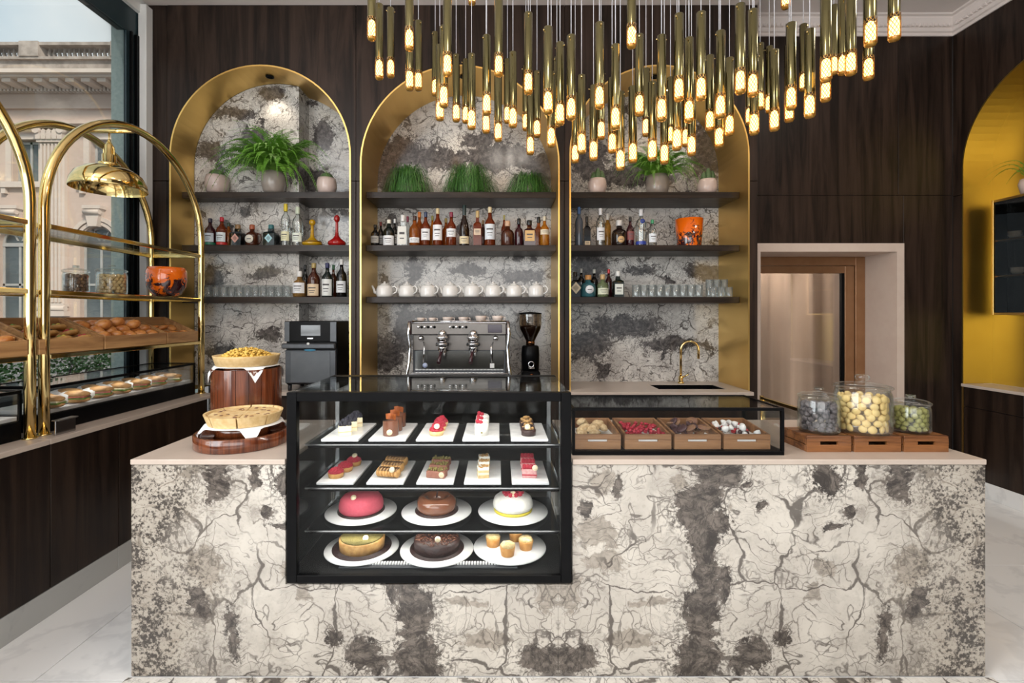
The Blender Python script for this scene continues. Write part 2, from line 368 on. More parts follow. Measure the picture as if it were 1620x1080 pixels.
M_ACA2 = wood('oiled_crate_wood', (0.15, 0.062, 0.025), (0.42, 0.215, 0.095), 'x', 1.6, 0.42, world=False)
M_TRAY = wood('tray_oak', (0.28, 0.13, 0.05), (0.60, 0.34, 0.14), 'y', 1.5, 0.45)
M_DRUM = wood('red_stained_wood', (0.055, 0.012, 0.005), (0.24, 0.066, 0.022), 'z', 2.2, 0.2, coat=0.6, world=False)
M_BEIGE = pm('beige_quartz', (0.53, 0.445, 0.38), (0.50, 0.415, 0.35), 12, 0.3, world=True)
M_PINKST = pm('pale_pink_stone', (0.64, 0.52, 0.44), (0.60, 0.475, 0.40), 6, 0.42, world=True)
M_PLASTER = pm('pale_plaster', (0.80, 0.72, 0.68), (0.77, 0.69, 0.65), 3, 0.8, world=True)
M_WHITE = pm('white_paint', (0.82, 0.82, 0.80), (0.78, 0.78, 0.76), 3, 0.6, world=True)
M_GOLD = brass('brushed_gold_lining', (0.88, 0.58, 0.19), (0.80, 0.51, 0.155), 0.34, (60, 2, 3), 0.06)
M_BRASS = brass('polished_brass', (0.86, 0.66, 0.30), (0.80, 0.60, 0.25), 0.09)
M_ANTQ = brass('antique_brass', (0.25, 0.225, 0.11), (0.21, 0.19, 0.09), 0.17)
M_BRONZE = pm('bronze_frame', (0.30, 0.15, 0.07), (0.26, 0.125, 0.055), 8, 0.38, 0.35)
M_BLACK = pm('black_metal', (0.0035, 0.0035, 0.004), (0.0025, 0.0025, 0.003), 20, 0.35, spec=0.1)
M_BLACKM = pm('matt_black', (0.02, 0.02, 0.022), (0.014, 0.014, 0.016), 20, 0.55)
M_DGREY = pm('dark_grey_metal', (0.075, 0.08, 0.09), (0.06, 0.065, 0.072), 20, 0.35, 0.4)
M_STEEL = pm('brushed_steel', (0.45, 0.45, 0.46), (0.38, 0.38, 0.39), 12, 0.24, 1.0, stretch=(1, 1, 12))
M_CHROME = pm('chrome', (0.82, 0.82, 0.84), (0.76, 0.76, 0.78), 4, 0.06, 1.0)
M_TEAL = pm('dark_teal_frame', (0.020, 0.040, 0.048), (0.015, 0.032, 0.040), 5, 0.4)
M_GLASS = pane('clear_glass', (0.985, 0.99, 0.99), 0.03, 0.75)
M_GLASSC = pane('case_glass', (0.975, 0.985, 0.985), 0.0, 0.65)
M_WINGL = pane('window_glass', (0.97, 0.99, 0.985), 0.03, 0.6)
M_JAR = pane('jar_glass', (0.965, 0.985, 0.98), 0.03, 0.42, 0.02, haze=0.008)
M_TUMB = pane('tumbler_crystal', (0.97, 0.985, 0.985), 0.05, 0.45, 0.03, haze=0.07)  # white haze mixed into clear glass stands for spotlight highlights
M_SMOKE = pane('smoked_glass', (0.24, 0.225, 0.20), 0.01, 0.3)
def marble(name, a, b, vein, world=True):
    t = NT(name); p = t.coord('World'); d = t.vm('ADD', p, t.vm('SCALE', t.noise(p, 1.6, 4, col=True), 0.5))
    v = t.mr(t.noise(d, 1.4, 5, 0.6), 0.46, 0.5, 0, 1); v2 = t.mr(t.noise(d, 1.4, 5, 0.6), 0.5, 0.54, 1, 0)
    col = t.mix(t.noise(p, 2.2, 4), a, b); col = t.mix(t.ma('MULTIPLY', t.ma('MULTIPLY', v, v2), 0.35), col, vein)
    return t.done(t.pr(col, 0.16, 0))
M_FLOOR = marble('white_marble', (0.90, 0.905, 0.90), (0.86, 0.865, 0.86), (0.62, 0.63, 0.64))
M_BASE = marble('grey_marble', (0.50, 0.50, 0.48), (0.43, 0.43, 0.41), (0.3, 0.3, 0.3))
M_SLATE = marble('white_plate_marble', (0.86, 0.86, 0.85), (0.80, 0.80, 0.80), (0.5, 0.52, 0.55))
M_PORC = pm('white_porcelain', (0.80, 0.775, 0.735), (0.78, 0.75, 0.71), 5, 0.12, coat=0.3)
M_PLATE = pm('white_ceramic', (0.84, 0.84, 0.83), (0.82, 0.82, 0.81), 5, 0.15)
M_PAPER = pm('white_paper', (0.86, 0.86, 0.85), (0.8, 0.8, 0.79), 9, 0.8, bump=0.2)
def struct(o, label=None): return tag(o, label, None, None, 'structure')
WY = 3.84; NB = 4.35; RWY = 4.26; RWX = 4.085; LWX = -2.84; CZ = 4.12; SOF = 4.04
wx = lambda px: PX(px, WY)
# ------------------------------------------------------------------ floor
fl = struct(MB().box(LWX-0.1, RWX+0.3, -3.4, 6.6, -0.12, -0.012).build('floor', M_BASE))
ty = [-3.4, -2.45, -1.5, -0.55, 0.4, 1.13, 1.985, 2.9, 3.85]
for j in range(len(ty)-1):
    for i in range(8):
        x0 = LWX+i*0.9; x1 = min(x0+0.9, RWX+0.02)
        if x1-x0 > 0.05: MB().box(x0+0.0015, x1-0.0015, ty[j]+0.0015, ty[j+1]-0.0015, -0.012, 0, 0.001).build('floor_tile', M_FLOOR, fl)
for i in range(3): MB().box(1.9+i*0.74, 1.9+i*0.74+0.737, 3.853, 4.70, -0.012, 0, 0.001).build('floor_tile', M_FLOOR, fl)
XL, XR = -1.553, 2.062
MB().box(XL-0.01, XR+0.02, 1.55, 1.998, 0.0, 0.0025).build('stone_border', M_INLAY, fl)
# ------------------------------------------------------------------ ceiling, bulkhead, cornice
struct(MB().box(LWX-0.2, RWX+0.3, -3.4, 4.6, CZ+0.06, CZ+0.16).build('ceiling', M_PLASTER))
struct(MB().box(LWX, wx(1197), 3.40, WY+0.3, SOF, CZ+0.06, 0.004).build('trim_1', M_PLASTER), 'pale dropped beam above the arched wood wall')
prof = [(0.0, -0.09), (0.012, -0.09), (0.012, -0.065), (0.03, -0.06), (0.03, -0.03), (0.045, -0.02), (0.075, 0.03), (0.075, 0.045), (0.10, 0.05), (0.13, 0.09), (0.13, 0.105), (0.165, 0.11), (0.165, 0.15), (0.0, 0.15)]
mb = MB().prism([(RWY-d, CZ+h) for d, h in prof], 1.85, RWX, 'x')
cor = struct(mb.build('trim_2', M_PLASTER), 'moulded plaster cornice above the door wall')
mb = MB()
for i in range(52): mb.box(1.95+i*0.04, 1.95+i*0.04+0.022, RWY-0.058, RWY-0.03, CZ-0.028, CZ-0.004)
tag(mb.build('dentil_row', M_PLASTER, cor), kind='stuff')
cor2 = struct(MB().prism([(RWX-d, CZ+h) for d, h in prof], -3.0, RWY, 'y').build('trim_3', M_PLASTER), 'moulded plaster cornice along the right wall')
mb = MB()
for i in range(70): mb.box(RWX-0.058, RWX-0.03, 1.4+i*0.04, 1.4+i*0.04+0.022, CZ-0.028, CZ-0.004)
tag(mb.build('dentil_row', M_PLASTER, cor2), kind='stuff')
# ------------------------------------------------------------------ back wall with three arches
ARCH = [(271, 553, 105), (572, 883, 105), (903, 1183, 105)]
AR = []
for a, b, top in ARCH:
    x0, x1 = wx(a), wx(b); r = (x1-x0)/2; AR.append(((x0+x1)/2, r, PZ(top, WY)-r))
JZ = PZ(286, WY)
def archpts(c, r, zs, n=40): return [(c-r*math.cos(PI*i/n), zs+r*math.sin(PI*i/n)) for i in range(n+1)]
wb = MB()
edges = [LWX+0.0, wx(563), wx(893), wx(1199)]
for k in range(3):
    c, r, zs = AR[k]; r2 = r+0.02
    poly = [(edges[k], 0), (edges[k], SOF), (edges[k+1], SOF), (edges[k+1], 0), (c+r2, 0)]+[(c+r2, zs)]+archpts(c, r2, zs)[::-1][1:]+[(c-r2, 0)]
    wb.prism(poly, WY+0.031, WY+0.05)
wall_back = struct(wb.build('wall_back', M_BLACKM))
G = 0.002
cut = [wx(246), wx(264), wx(563), wx(893), wx(1199)]
def panel(x0, x1, z0, z1, y0=WY, y1=WY+0.03, parent=None, m=None):
    return MB().box(x0+G, x1-G, y0, y1, z0+G, z1-G, 0.002).build('wood_panel', m or M_WAL, parent or wall_back)
panel(LWX, cut[1], JZ, SOF); panel(LWX, cut[1], 0, JZ)
for k in range(3):
    c, r, zs = AR[k]; a, b = cut[k+1]+G, cut[k+2]-G; z0 = JZ+G; r2 = r+0.004
    poly = [(a, z0), (a, SOF-G), (b, SOF-G), (b, z0), (c+r2, z0)]+archpts(c, r2, zs)[::-1]+[(c-r2, z0)]
    MB().prism(poly, WY, WY+0.03).build('wood_panel', M_WAL, wall_back)
    panel(cut[k+1], c-r, 0, JZ); panel(c+r, cut[k+2], 0, JZ)
# gold linings and stone backs
NAMES = ('left', 'middle', 'right')
for k in range(3):
    c, r, zs = AR[k]; t = 0.012
    inner = [(c-r, 0.88)]+archpts(c, r, zs)+[(c+r, 0.88)]; outer = [(c-r-t, 0.88)]+archpts(c, r+t, zs)+[(c+r+t, 0.88)]
    m = MB(); n = len(inner); V = []
    for y in (WY-0.006, NB): V += [(x, y, z) for x, z in inner]+[(x, y, z) for x, z in outer]
    fs_ = []
    for i in range(n-1):
        fs_ += [(i, i+1, 2*n+i+1, 2*n+i), (n+i, n+i+1, 3*n+i+1, 3*n+i), (i, i+1, n+i+1, n+i), (2*n+i, 2*n+i+1, 3*n+i+1, 3*n+i)]
    m.add(V, fs_)
    g = struct(m.build('trim_%d' % (4+k), M_GOLD), 'brushed gold lining of the %s arched niche' % NAMES[k])
    poly = [(c-r-0.011, 0.5)]+archpts(c, r+0.011, zs)+[(c+r+0.011, 0.5)]
    struct(MB().prism(poly, NB+0.001, NB+0.03).build('wall_niche_'+NAMES[k], M_NICHE), 'veined stone back of the %s arched niche' % NAMES[k])
    if k == 0:      # projecting stone pier on the left
        xe = PX(473, 4.13); pts = [p for p in archpts(c, r-0.002, zs) if p[0] < xe]
        ze = zs+math.sqrt(r*r-(xe-c)**2)-0.002
        struct(MB().prism([(c-r+0.002, 0.92)]+pts+[(xe, ze), (xe, 0.92)], 4.13, NB).build('wall_niche_pier', M_NICHE), 'projecting stone pier inside the left niche')
    # recessed spotlight
    sx = PX(427, 4.0) if k == 0 else c+0.02
    zt = zs+math.sqrt(r*r-(sx-c)**2)
    o = thing('recessed_spotlight', 'small round recessed spotlight at the top of the %s arch' % NAMES[k], 'spotlight', (sx, 4.0, zt-0.004), 0, 'arch spotlights')
    MB().lathe([(0.032, 0.0), (0.034, -0.004), (0.022, -0.006), (0.020, 0.004)], 20).build('rim', M_BLACK, o)
    MB().lathe([(0.02, 0.003), (0.001, 0.003)], 16, cap=False).build('lens', M_DGREY, o)
    light('niche_spot', 'SPOT', (sx, 4.0, zt-0.05), (6, 11, 11)[k], (1.0, 0.86, 0.68), 0.03, rot=(math.radians(6), 0, 0), spot_size=math.radians(100), spot_blend=0.7)
# ------------------------------------------------------------------ door wall (deeper) and corridor
rx = lambda px: PX(px, RWY)
DX0, DX1, DZ = rx(1196), rx(1429), PZ(385, RWY); xj = rx(1421); zj = PZ(309, RWY)
wd = MB().prism([(2.07, 0), (2.07, CZ+0.06), (RWX+0.3, CZ+0.06), (RWX+0.3, 0), (DX1, 0), (DX1, DZ), (DX0, DZ), (DX0, 0)], RWY+0.02, RWY+0.04)
wall_door = struct(wd.build('wall_door_side', M_BLACKM))
def dp(x0, x1, z0, z1): panel(x0, x1, z0, z1, RWY, RWY+0.02, wall_door)
dp(2.08, xj, zj, CZ-0.09+0.05); dp(xj, RWX, zj, CZ-0.04); dp(2.08, DX0, 0, zj)
dp(DX0, DX1, DZ, zj); dp(DX1, RWX, 0, zj)
yb = 4.63; fw = 0.066
sur = MB()
sur.box(DX0, DX0+0.035, RWY-0.012, yb, 0, DZ); sur.box(DX1-fw, DX1, RWY-0.012, yb, 0, DZ); sur.box(DX0+0.035, DX1-fw, RWY-0.012, yb, DZ-0.075, DZ)
struct(sur.build('trim_7', M_PINKST), 'pale pink stone surround of the doorway')
dr = struct(MB().box(PX(1352, yb), DX1-fw, yb-0.015, yb+0.05, 0, DZ-0.075, 0.003).box(DX0+0.02, PX(1352, yb), yb-0.015, yb+0.05, PZ(420, yb), DZ-0.075, 0.003).build('door_1', M_BRONZE), 'bronze framed glass door in the pink stone surround')
MB().box(PX(1337, yb), PX(1352, yb)-0.003, yb+0.0, yb+0.05, 0, PZ(420, yb)-0.003, 0.003).box(DX0+0.02, PX(1337, yb), yb, yb+0.05, PZ(432, yb), PZ(420, yb)-0.003, 0.003).build('door_leaf_frame', M_BRONZE, dr)
MB().box(PX(1333, yb), PX(1337, yb), yb+0.01, yb+0.045, 0, PZ(432, yb)).build('gasket', M_BLACK, dr)
MB().box(DX0+0.02, PX(1333, yb), yb+0.022, yb+0.03, 0.0, PZ(432, yb)).build('door_pane', pane('door_glass', (0.80, 0.77, 0.74), 0.08, 0.7), dr)
mb = MB(); n = 60
V = []; 
for i in range(n+1):
    x = 2.0+i*2.2/n; y = 5.55+0.025*math.sin(i*0.8)+0.012*math.sin(i*1.9+1)
    V += [(x, y, 0), (x, y, 2.7)]
mb.add(V, [(2*i, 2*i+2, 2*i+3, 2*i+1) for i in range(n)], True)
M_CURT = pm('taupe_drape', (0.50, 0.42, 0.36), (0.46, 0.385, 0.33), 4, 0.85, world=True)
tag(mb.build('corridor_curtain', M_CURT, recalc=False), 'taupe drape hanging in the corridor behind the glass door', 'curtain')
struct(MB().box(1.6, 4.4, 5.75, 5.8, 0, 2.8).box(1.6, 1.65, 4.7, 5.75, 0, 2.8).box(4.35, 4.4, 4.7, 5.75, 0, 2.8).box(1.6, 4.4, 4.7, 5.8, 2.8, 2.85).build('wall_corridor', M_PINKST))
# ------------------------------------------------------------------ right wall with gold arch
RC, RR, RS = 3.437, 0.72, 2.82
rp_ = lambda r: [(RC-r*math.cos(PI*i/40), RS+r*math.sin(PI*i/40)) for i in range(41)]
m = MB().prism([(-3.4, 0), (-3.4, CZ+0.06), (RWY, CZ+0.06), (RWY, 0), (RC+RR+0.02, 0)]+rp_(RR+0.02)[::-1]+[(RC-RR-0.02, 0)], RWX+0.021, RWX+0.04, 'x')
wall_right = struct(m.build('wall_right', M_BLACKM))
z2 = 2.59
def rpan(y0, y1, z0, z1): MB().box(RWX, RWX+0.02, y0+G, y1-G, z0+G, z1-G, 0.002).build('wood_panel', M_WAL, wall_right)
rpan(RC+RR+0.004, RWY, 0.13, z2); rpan(1.6, RC-RR-0.004, 0.13, z2); rpan(1.6, 2.0, z2, CZ-0.05); rpan(0.2, 1.6, 0.13, CZ-0.05); rpan(-1.2, 0.2, 0.13, CZ-0.05); rpan(-3.2, -1.2, 0.13, CZ-0.05)
MB().prism([(2.0, z2+G), (2.0, CZ-0.05), (RWY-G, CZ-0.05), (RWY-G, z2+G), (RC+RR+0.004, z2+G)]+rp_(RR+0.004)[::-1]+[(RC-RR-0.004, z2+G)], RWX, RWX+0.02, 'x').build('wood_panel', M_WAL, wall_right)
XB = 4.335; m = MB(); V = []; t = 0.012
inner = [(RC-RR, 0.93)]+rp_(RR)+[(RC+RR, 0.93)]; outer = [(RC-RR-t, 0.93)]+rp_(RR+t)+[(RC+RR+t, 0.93)]; n = len(inner)
for x in (RWX-0.006, XB): V += [(x, y, z) for y, z in inner]+[(x, y, z) for y, z in outer]
fs_ = []
for i in range(n-1): fs_ += [(i, i+1, 2*n+i+1, 2*n+i), (n+i, n+i+1, 3*n+i+1, 3*n+i), (i, i+1, n+i+1, n+i), (2*n+i, 2*n+i+1, 3*n+i+1, 3*n+i)]
m.add(V, fs_)
M_GOLD2 = brass('brushed_gold_niche', (0.56, 0.41, 0.115), (0.52, 0.375, 0.10), 0.36, (3, 2, 60), 0.0)
struct(m.build('trim_8', M_GOLD2), 'brushed gold lining of the arched niche in the right wall')
struct(MB().prism(outer, XB, XB+0.03, 'x').build('wall_right_niche', M_GOLD2))
struct(MB().box(RWX-0.008, RWX+0.01, RC+RR-0.002, RC+RR+0.012, 0.0, 0.93).build('trim_9', M_GOLD))
struct(MB().box(RWX-0.02, RWX, -3.2, RC-RR, 0, 0.13, 0.002).box(RWX-0.012, RWX, RC-RR, RWY, 0, 0.13, 0.002).build('baseboard_right', M_FLOOR))
struct(MB().box(DX1, RWX-0.012, RWY-0.012, RWY, 0, 0.13, 0.002).build('baseboard_door_side', M_FLOOR))
cab = thing('low_cabinet', 'dark walnut low cabinet under the gold arch on the right wall', 'cabinet', (RWX, RC, 0.13))
MB().box(0.012, 0.24, -RR+0.004, RR-0.004, 0.0, 0.775).build('carcass', M_BLACKM, cab)
for i in range(3):
    y0 = RR-0.004-i*0.477
    for a, b, nm in ((0.0, 0.60, 'door'), (0.605, 0.775, 'drawer_front')):
        MB().box(-0.006, 0.012, y0-0.474, y0, a, b, 0.0015).build(nm, M_WALD, cab)
tag(MB().box(RWX-0.03, XB-0.001, RC-RR+0.002, RC+RR-0.002, 0.905, 0.93, 0.002).build('worktop', M_BEIGE), 'pale stone top of the low cabinet under the gold arch', 'worktop')
gc = thing('wall_cabinet', 'gold framed wall cabinet with fluted glass inside the right gold arch', 'cabinet', (4.2, 0, 1.53))
Y0, Y1, Z1 = 2.86, 4.04, 0.97
MB().box(0.02, 0.134, Y0, Y1, 0, 0.012).box(0.02, 0.134, Y0, Y1, Z1-0.012, Z1).box(0.02, 0.134, Y0, Y0+0.012, 0.012, Z1-0.012).box(0.02, 0.134, Y1-0.012, Y1, 0.012, Z1-0.012).box(0.125, 0.134, Y0+0.012, Y1-0.012, 0.012, Z1-0.012).build('carcass', M_BLACKM, gc)
MB().box(0, 0.02, Y0, Y0+0.018, 0, Z1, 0.002).box(0, 0.02, Y1-0.018, Y1, 0, Z1, 0.002).box(0, 0.02, Y0+0.018, Y1-0.018, 0, 0.018, 0.002).box(0, 0.02, Y0+0.018, Y1-0.018, Z1-0.018, Z1, 0.002).build('door_frame', M_GOLD, gc)
mb = MB(); k = int((Y1-Y0-0.036)/0.009); V = []
for i in range(2*k+1): V += [(0.010 if i % 2 else 0.014, Y0+0.018+i*0.0045, 0.018), (0.010 if i % 2 else 0.014, Y0+0.018+i*0.0045, Z1-0.018)]
mb.add(V, [(2*i, 2*i+2, 2*i+3, 2*i+1) for i in range(2*k)]); mb.build('fluted_glass', M_SMOKE, gc, recalc=False)
for k, (z, yy) in enumerate(((0.332, 3.90), (0.632, 3.92), (0.332, 3.74))):
    for j in range(3):
        dz_ = inst(bpy.data.meshes.get('dish') or MB().lathe([(0.02, 0), (0.028, 0.004), (0.045, 0.03), (0.042, 0.03), (0.026, 0.008), (0, 0.007)], 18).mesh('dish', M_PLATE), 'white_bowl', None, (4.273, yy, 1.53+z+0.0005+j*0.014))
        tag(dz_, '%s white bowl stacked on the %s of the fluted glass cabinet' % (('bottom', 'middle', 'top')[j], ('lower shelf, left stack,', 'upper shelf', 'lower shelf, right stack,')[k]), 'bowl', 'stacked bowls')
for z in (0.32, 0.62): MB().box(0.022, 0.124, Y0+0.013, Y1-0.013, z, z+0.012).build('shelf', M_GOLD, gc)
# ------------------------------------------------------------------ left window wall
lw = MB()
lw.box(LWX-0.16, LWX, -3.4, WY+0.3, 3.93, CZ+0.06); lw.box(LWX-0.16, LWX, -3.4, WY+0.3, 0, 0.86); lw.box(LWX-0.16, LWX, 3.80, WY+0.3, 0.86, 3.93)
wall_left = struct(lw.build('wall_left', M_WHITE))
struct(MB().box(LWX-0.02, LWX+0.045, 3.765, 3.838, 0.86, 4.0, 0.003).build('trim_10', M_WHITE), 'white corner post beside the window')
wf = struct(MB().box(LWX-0.05, LWX-0.03, 3.66, 3.80, 0.86, 3.93).box(LWX-0.10, LWX-0.03, -3.2, 3.66, 3.73, 3.93).build('window_1', M_TEAL), 'large shop window with a dark teal frame')
MB().box(LWX-0.03, LWX-0.012, 3.69, 3.705, 0.86, 3.74).box(LWX-0.03, LWX-0.008, 3.74, 3.765, 0.86, 3.74).build('window_frame', M_BLACK, wf)
MB().box(LWX-0.10, LWX-0.02, -0.2, -0.1, 0.86, 3.73).build('mullion', M_TEAL, wf)
MB().box(LWX-0.048, LWX-0.042, -0.1, 3.66, 0.86, 3.73).build('window_pane', M_WINGL, wf)
MB().box(LWX-0.048, LWX-0.042, -3.2, -0.2, 0.86, 3.73).build('window_pane', M_WINGL, wf)
# shopfront behind the viewer
sf = MB().box(LWX, RWX, -3.4, -3.2, 0, 0.35).box(LWX, RWX, -3.4, -3.2, 3.4, CZ+0.06)
for x in (LWX, -1.0, 0.75, 2.5, RWX-0.2): sf.box(x, x+0.2, -3.4, -3.2, 0.35, 3.4)
struct(sf.build('wall_front', M_WHITE))
# ------------------------------------------------------------------ outside: pier, planter hedge, street, facade
M_PIER = pm('green_grey_granite', (0.52, 0.60, 0.56), (0.40, 0.49, 0.46), 40, 0.6, bump=0.2, world=True)
struct(MB().box(-3.02, -2.90, 3.70, 4.6, 0, 5.2).build('wall_outside_pier', M_PIER), 'granite pier outside the window')
struct(MB().box(-60, -2.95, -10, 60, -0.3, -0.16).build('floor_street', pm('asphalt', (0.16, 0.16, 0.16), None, 30, 0.9, world=True)))
M_LEAF = pm('hedge_leaf', (0.035, 0.12, 0.025), (0.075, 0.20, 0.04), 9, 0.5)
pl = thing('planter_hedge', 'clipped green hedge in a dark planter outside the window', 'hedge', (-3.42, 2.4, -0.16))
MB().box(-0.2, 0.2, -1.9, 1.9, 0, 1.16, 0.01).build('planter', M_BLACKM, pl)
rnd = random.Random(3); mb = MB()
for i in range(5200):
    y = rnd.uniform(-1.88, 1.88); a = rnd.uniform(0, PI); hgt = 0.20+0.05*math.sin(y*7)+0.03*math.sin(y*17)
    q = rnd.random()**0.3; x = 0.19*q*math.cos(a); z = 1.17+hgt*q*math.sin(a)+rnd.uniform(-.015, .03)
    d = Vector((rnd.uniform(-1, 1), rnd.uniform(-1, 1), rnd.uniform(-.2, 1))).normalized(); e = d.orthogonal().normalized()*rnd.uniform(.006, .011); L = rnd.uniform(.02, .04)
    p = Vector((x, y, z)); mb.add([p-e*0.3, p+d*L*0.5-e, p+d*L, p+d*L*0.5+e], [(0, 1, 2, 3)])
tag(mb.build('foliage', M_LEAF, pl, recalc=False), kind='stuff')
mb = MB()
for i in range(24):
    y = -1.8+i*0.157; mb.tube([(0, y, 1.14), (0.05*math.sin(i), y+0.02, 1.3)], 0.008, 5)
tag(mb.build('stems', pm('twig', (0.05, 0.035, 0.02)), pl), kind='stuff')

FY = 22.0; fx = lambda px: PX(px, FY); fz = lambda py: PZ(py, FY)
M_FAC = pm('facade_limestone', (0.58, 0.45, 0.375), (0.52, 0.40, 0.335), 0.6, 0.85, bump=0.1, world=True)
M_FACD = pm('weathered_limestone', (0.50, 0.43, 0.375), (0.26, 0.22, 0.19), 1.6, 0.9, world=True, det=7)
M_FACL = pm('facade_pale_band', (0.64, 0.55, 0.48), (0.58, 0.48, 0.41), 0.8, 0.85, world=True)
M_WPANE = pm('facade_window_glass', (0.115, 0.135, 0.14), (0.07, 0.085, 0.09), 0.5, 0.25, world=True)
M_WFR = pm('facade_window_frame', (0.42, 0.41, 0.39), None, 3, 0.6, world=True)
bd = thing('stone_building', 'ornate beige stone building with balustrade and arched windows across the street', 'building', (fx(90), FY, -0.16))
def bp(name, m, mbx, kind=None, par=None):
    mbx.v = [(x-bd.location.x, y-FY, z+0.16) for x, y, z in mbx.v]
    return tag(mbx.build(name, m, par or bd), kind=kind)
L, R = -34.0, -9.0
# wall with window holes: build as stacked strips
upw = [(fx(20), fx(62), fz(288), fz(222)), (fx(143), fx(185), fz(288), fz(222)), (fx(-105), fx(-62), fz(288), fz(222))]
arw = [(fx(154), 0.80, 0.2, fz(385)), (fx(24), 0.80, 0.2, fz(385)), (fx(-108), 0.80, 0.2, fz(385))]
mb = MB(); mb.box(L, R, FY+0.35, FY+0.6, -0.16, fz(195)); bp('rear_wall', M_FAC, mb)
xs = sorted([(c-hw, c+hw) for c, hw, z0, zs in arw]); 
mb = MB(); pv = L
for a, b in xs: mb.box(pv, a, FY, FY+0.36, fz(505), fz(385)); pv = b
mb.box(pv, R, FY, FY+0.36, fz(505), fz(385)); mb.box(L, R, FY, FY+0.36, -0.16, fz(505))
for c, hw, z0, zs in arw:
    pass
# arch spandrels
pv = L; zt = fz(330)
for c, hw, z0, zs in sorted(arw):
    mb.box(pv, c-hw-0.4, FY, FY+0.36, zs, zt)
    mb.prism([(c-hw-0.4, zs), (c-hw-0.4, zt), (c+hw+0.4, zt), (c+hw+0.4, zs)]+[(c+hw*math.cos(PI*i/16), zs+hw*math.sin(PI*i/16)) for i in range(17)], FY, FY+0.36); pv = c+hw+0.4
mb.box(pv, R, FY, FY+0.36, zs, zt); mb.box(L, R, FY, FY+0.36, zt, fz(290))
pv = L
for a, b, z0, z1 in sorted(upw): mb.box(pv, a, FY, FY+0.36, fz(290), fz(220)); pv = b
mb.box(pv, R, FY, FY+0.36, fz(290), fz(220)); mb.box(L, R, FY, FY+0.36, fz(220), fz(196))
bp('wall', M_FAC, mb)
for a, b, z0, z1 in upw:
    wn = bp('window', M_WFR, MB().box(a, b, FY+0.26, FY+0.34, z1-0.1, z1).box(a, b, FY+0.26, FY+0.34, z0, z0+0.1).box(a, a+.1, FY+.26, FY+.34, z0, z1).box(b-.1, b, FY+.26, FY+.34, z0, z1).box((a+b)/2-.05, (a+b)/2+.05, FY+.26, FY+.34, z0, z1))
    for q in (0, 1): bp('pane', M_WPANE, MB().box(a+.1+q*((b-a)/2-.05), a+q*((b-a)/2-.05)+(b-a)/2-.05, FY+.30, FY+.32, z0+.1, z1-.1), None, wn)
    bp('window_surround', M_FACL, MB().box(a-.28, a-.02, FY-.06, FY+.02, z0, z1+.25).box(b+.02, b+.28, FY-.06, FY+.02, z0, z1+.25).box(a-.02, b+.02, FY-.06, FY+.02, z1+.03, z1+.25).box(a-.5, b+.5, FY-.2, FY+.02, z0-.28, z0-.02).box(a-.4, a-.2, FY-.15, FY, z0-.55, z0-.28).box(b+.2, b+.4, FY-.15, FY, z0-.55, z0-.28))
for c, hw, z0, zs in arw:
    z0 = fz(503); ap = [(c+hw*math.cos(PI*i/16), zs+hw*math.sin(PI*i/16)) for i in range(17)]; ai = [(c+(hw-.1)*math.cos(PI*i/16), zs+(hw-.1)*math.sin(PI*i/16)) for i in range(17)]
    fr = MB()
    for i in range(16): fr.prism([ap[i], ap[i+1], ai[i+1], ai[i]], FY+.22, FY+.3)
    fr.box(c-hw, c-hw+.1, FY+.22, FY+.3, z0, zs).box(c+hw-.1, c+hw, FY+.22, FY+.3, z0, zs).box(c-.05, c+.05, FY+.22, FY+.3, z0, zs).box(c-hw, c+hw, FY+.2, FY+.3, zs-.12, zs+.05).box(c-hw, c+hw, FY+.22, FY+.3, zs-1.95, zs-1.85)
    for aa in (60, 120): fr.prism([(c+math.cos(math.radians(aa))*0.2-.03, zs+.15), (c+math.cos(math.radians(aa))*0.2+.03, zs+.15), (c+math.cos(math.radians(aa))*hw+.03, zs+math.sin(math.radians(aa))*hw), (c+math.cos(math.radians(aa))*hw-.03, zs+math.sin(math.radians(aa))*hw)], FY+.22, FY+.3)
    wn = bp('arched_window', M_WFR, fr)
    for a, b in ((z0, zs-1.95), (zs-1.85, zs-.12)):
        for q in (-1, 1): bp('pane', M_WPANE, MB().box(c+(q < 0)*(-hw+.1)+(q > 0)*.05, c+(q > 0)*(hw-.1)-(q < 0)*.05, FY+.26, FY+.28, a, b), None, wn)
    bp('pane', M_WPANE, MB().prism([(c-hw+.1, zs+.05)]+ai[::-1][1:-1]+[(c+hw-.1, zs+.05)], FY+.27, FY+.28), None, wn)
    ring = MB()
    for rr0, rr1, dy in ((hw+.05, hw+.2, .07), (hw+.24, hw+.42, .12)):
        for i in range(16):
            a0, a1 = PI*i/16, PI*(i+1)/16
            ring.prism([(c+rr0*math.cos(a0), zs+rr0*math.sin(a0)), (c+rr1*math.cos(a0), zs+rr1*math.sin(a0)), (c+rr1*math.cos(a1), zs+rr1*math.sin(a1)), (c+rr0*math.cos(a1), zs+rr0*math.sin(a1))], FY-dy, FY+.02)
    bp('arch_moulding', M_FACL, ring)
    ks = MB().prism([(c-.2, zs+hw-.05), (c+.2, zs+hw-.05), (c+.36, zs+hw+.75), (c-.36, zs+hw+.75)], FY-.3, FY).box(c-.42, c+.42, FY-.36, FY, zs+hw+.75, zs+hw+.9)
    ks.tube([(c-.36, FY-.3, zs+hw+.6), (c+.36, FY-.3, zs+hw+.6)], .12, 8); bp('keystone', M_FACL, ks)
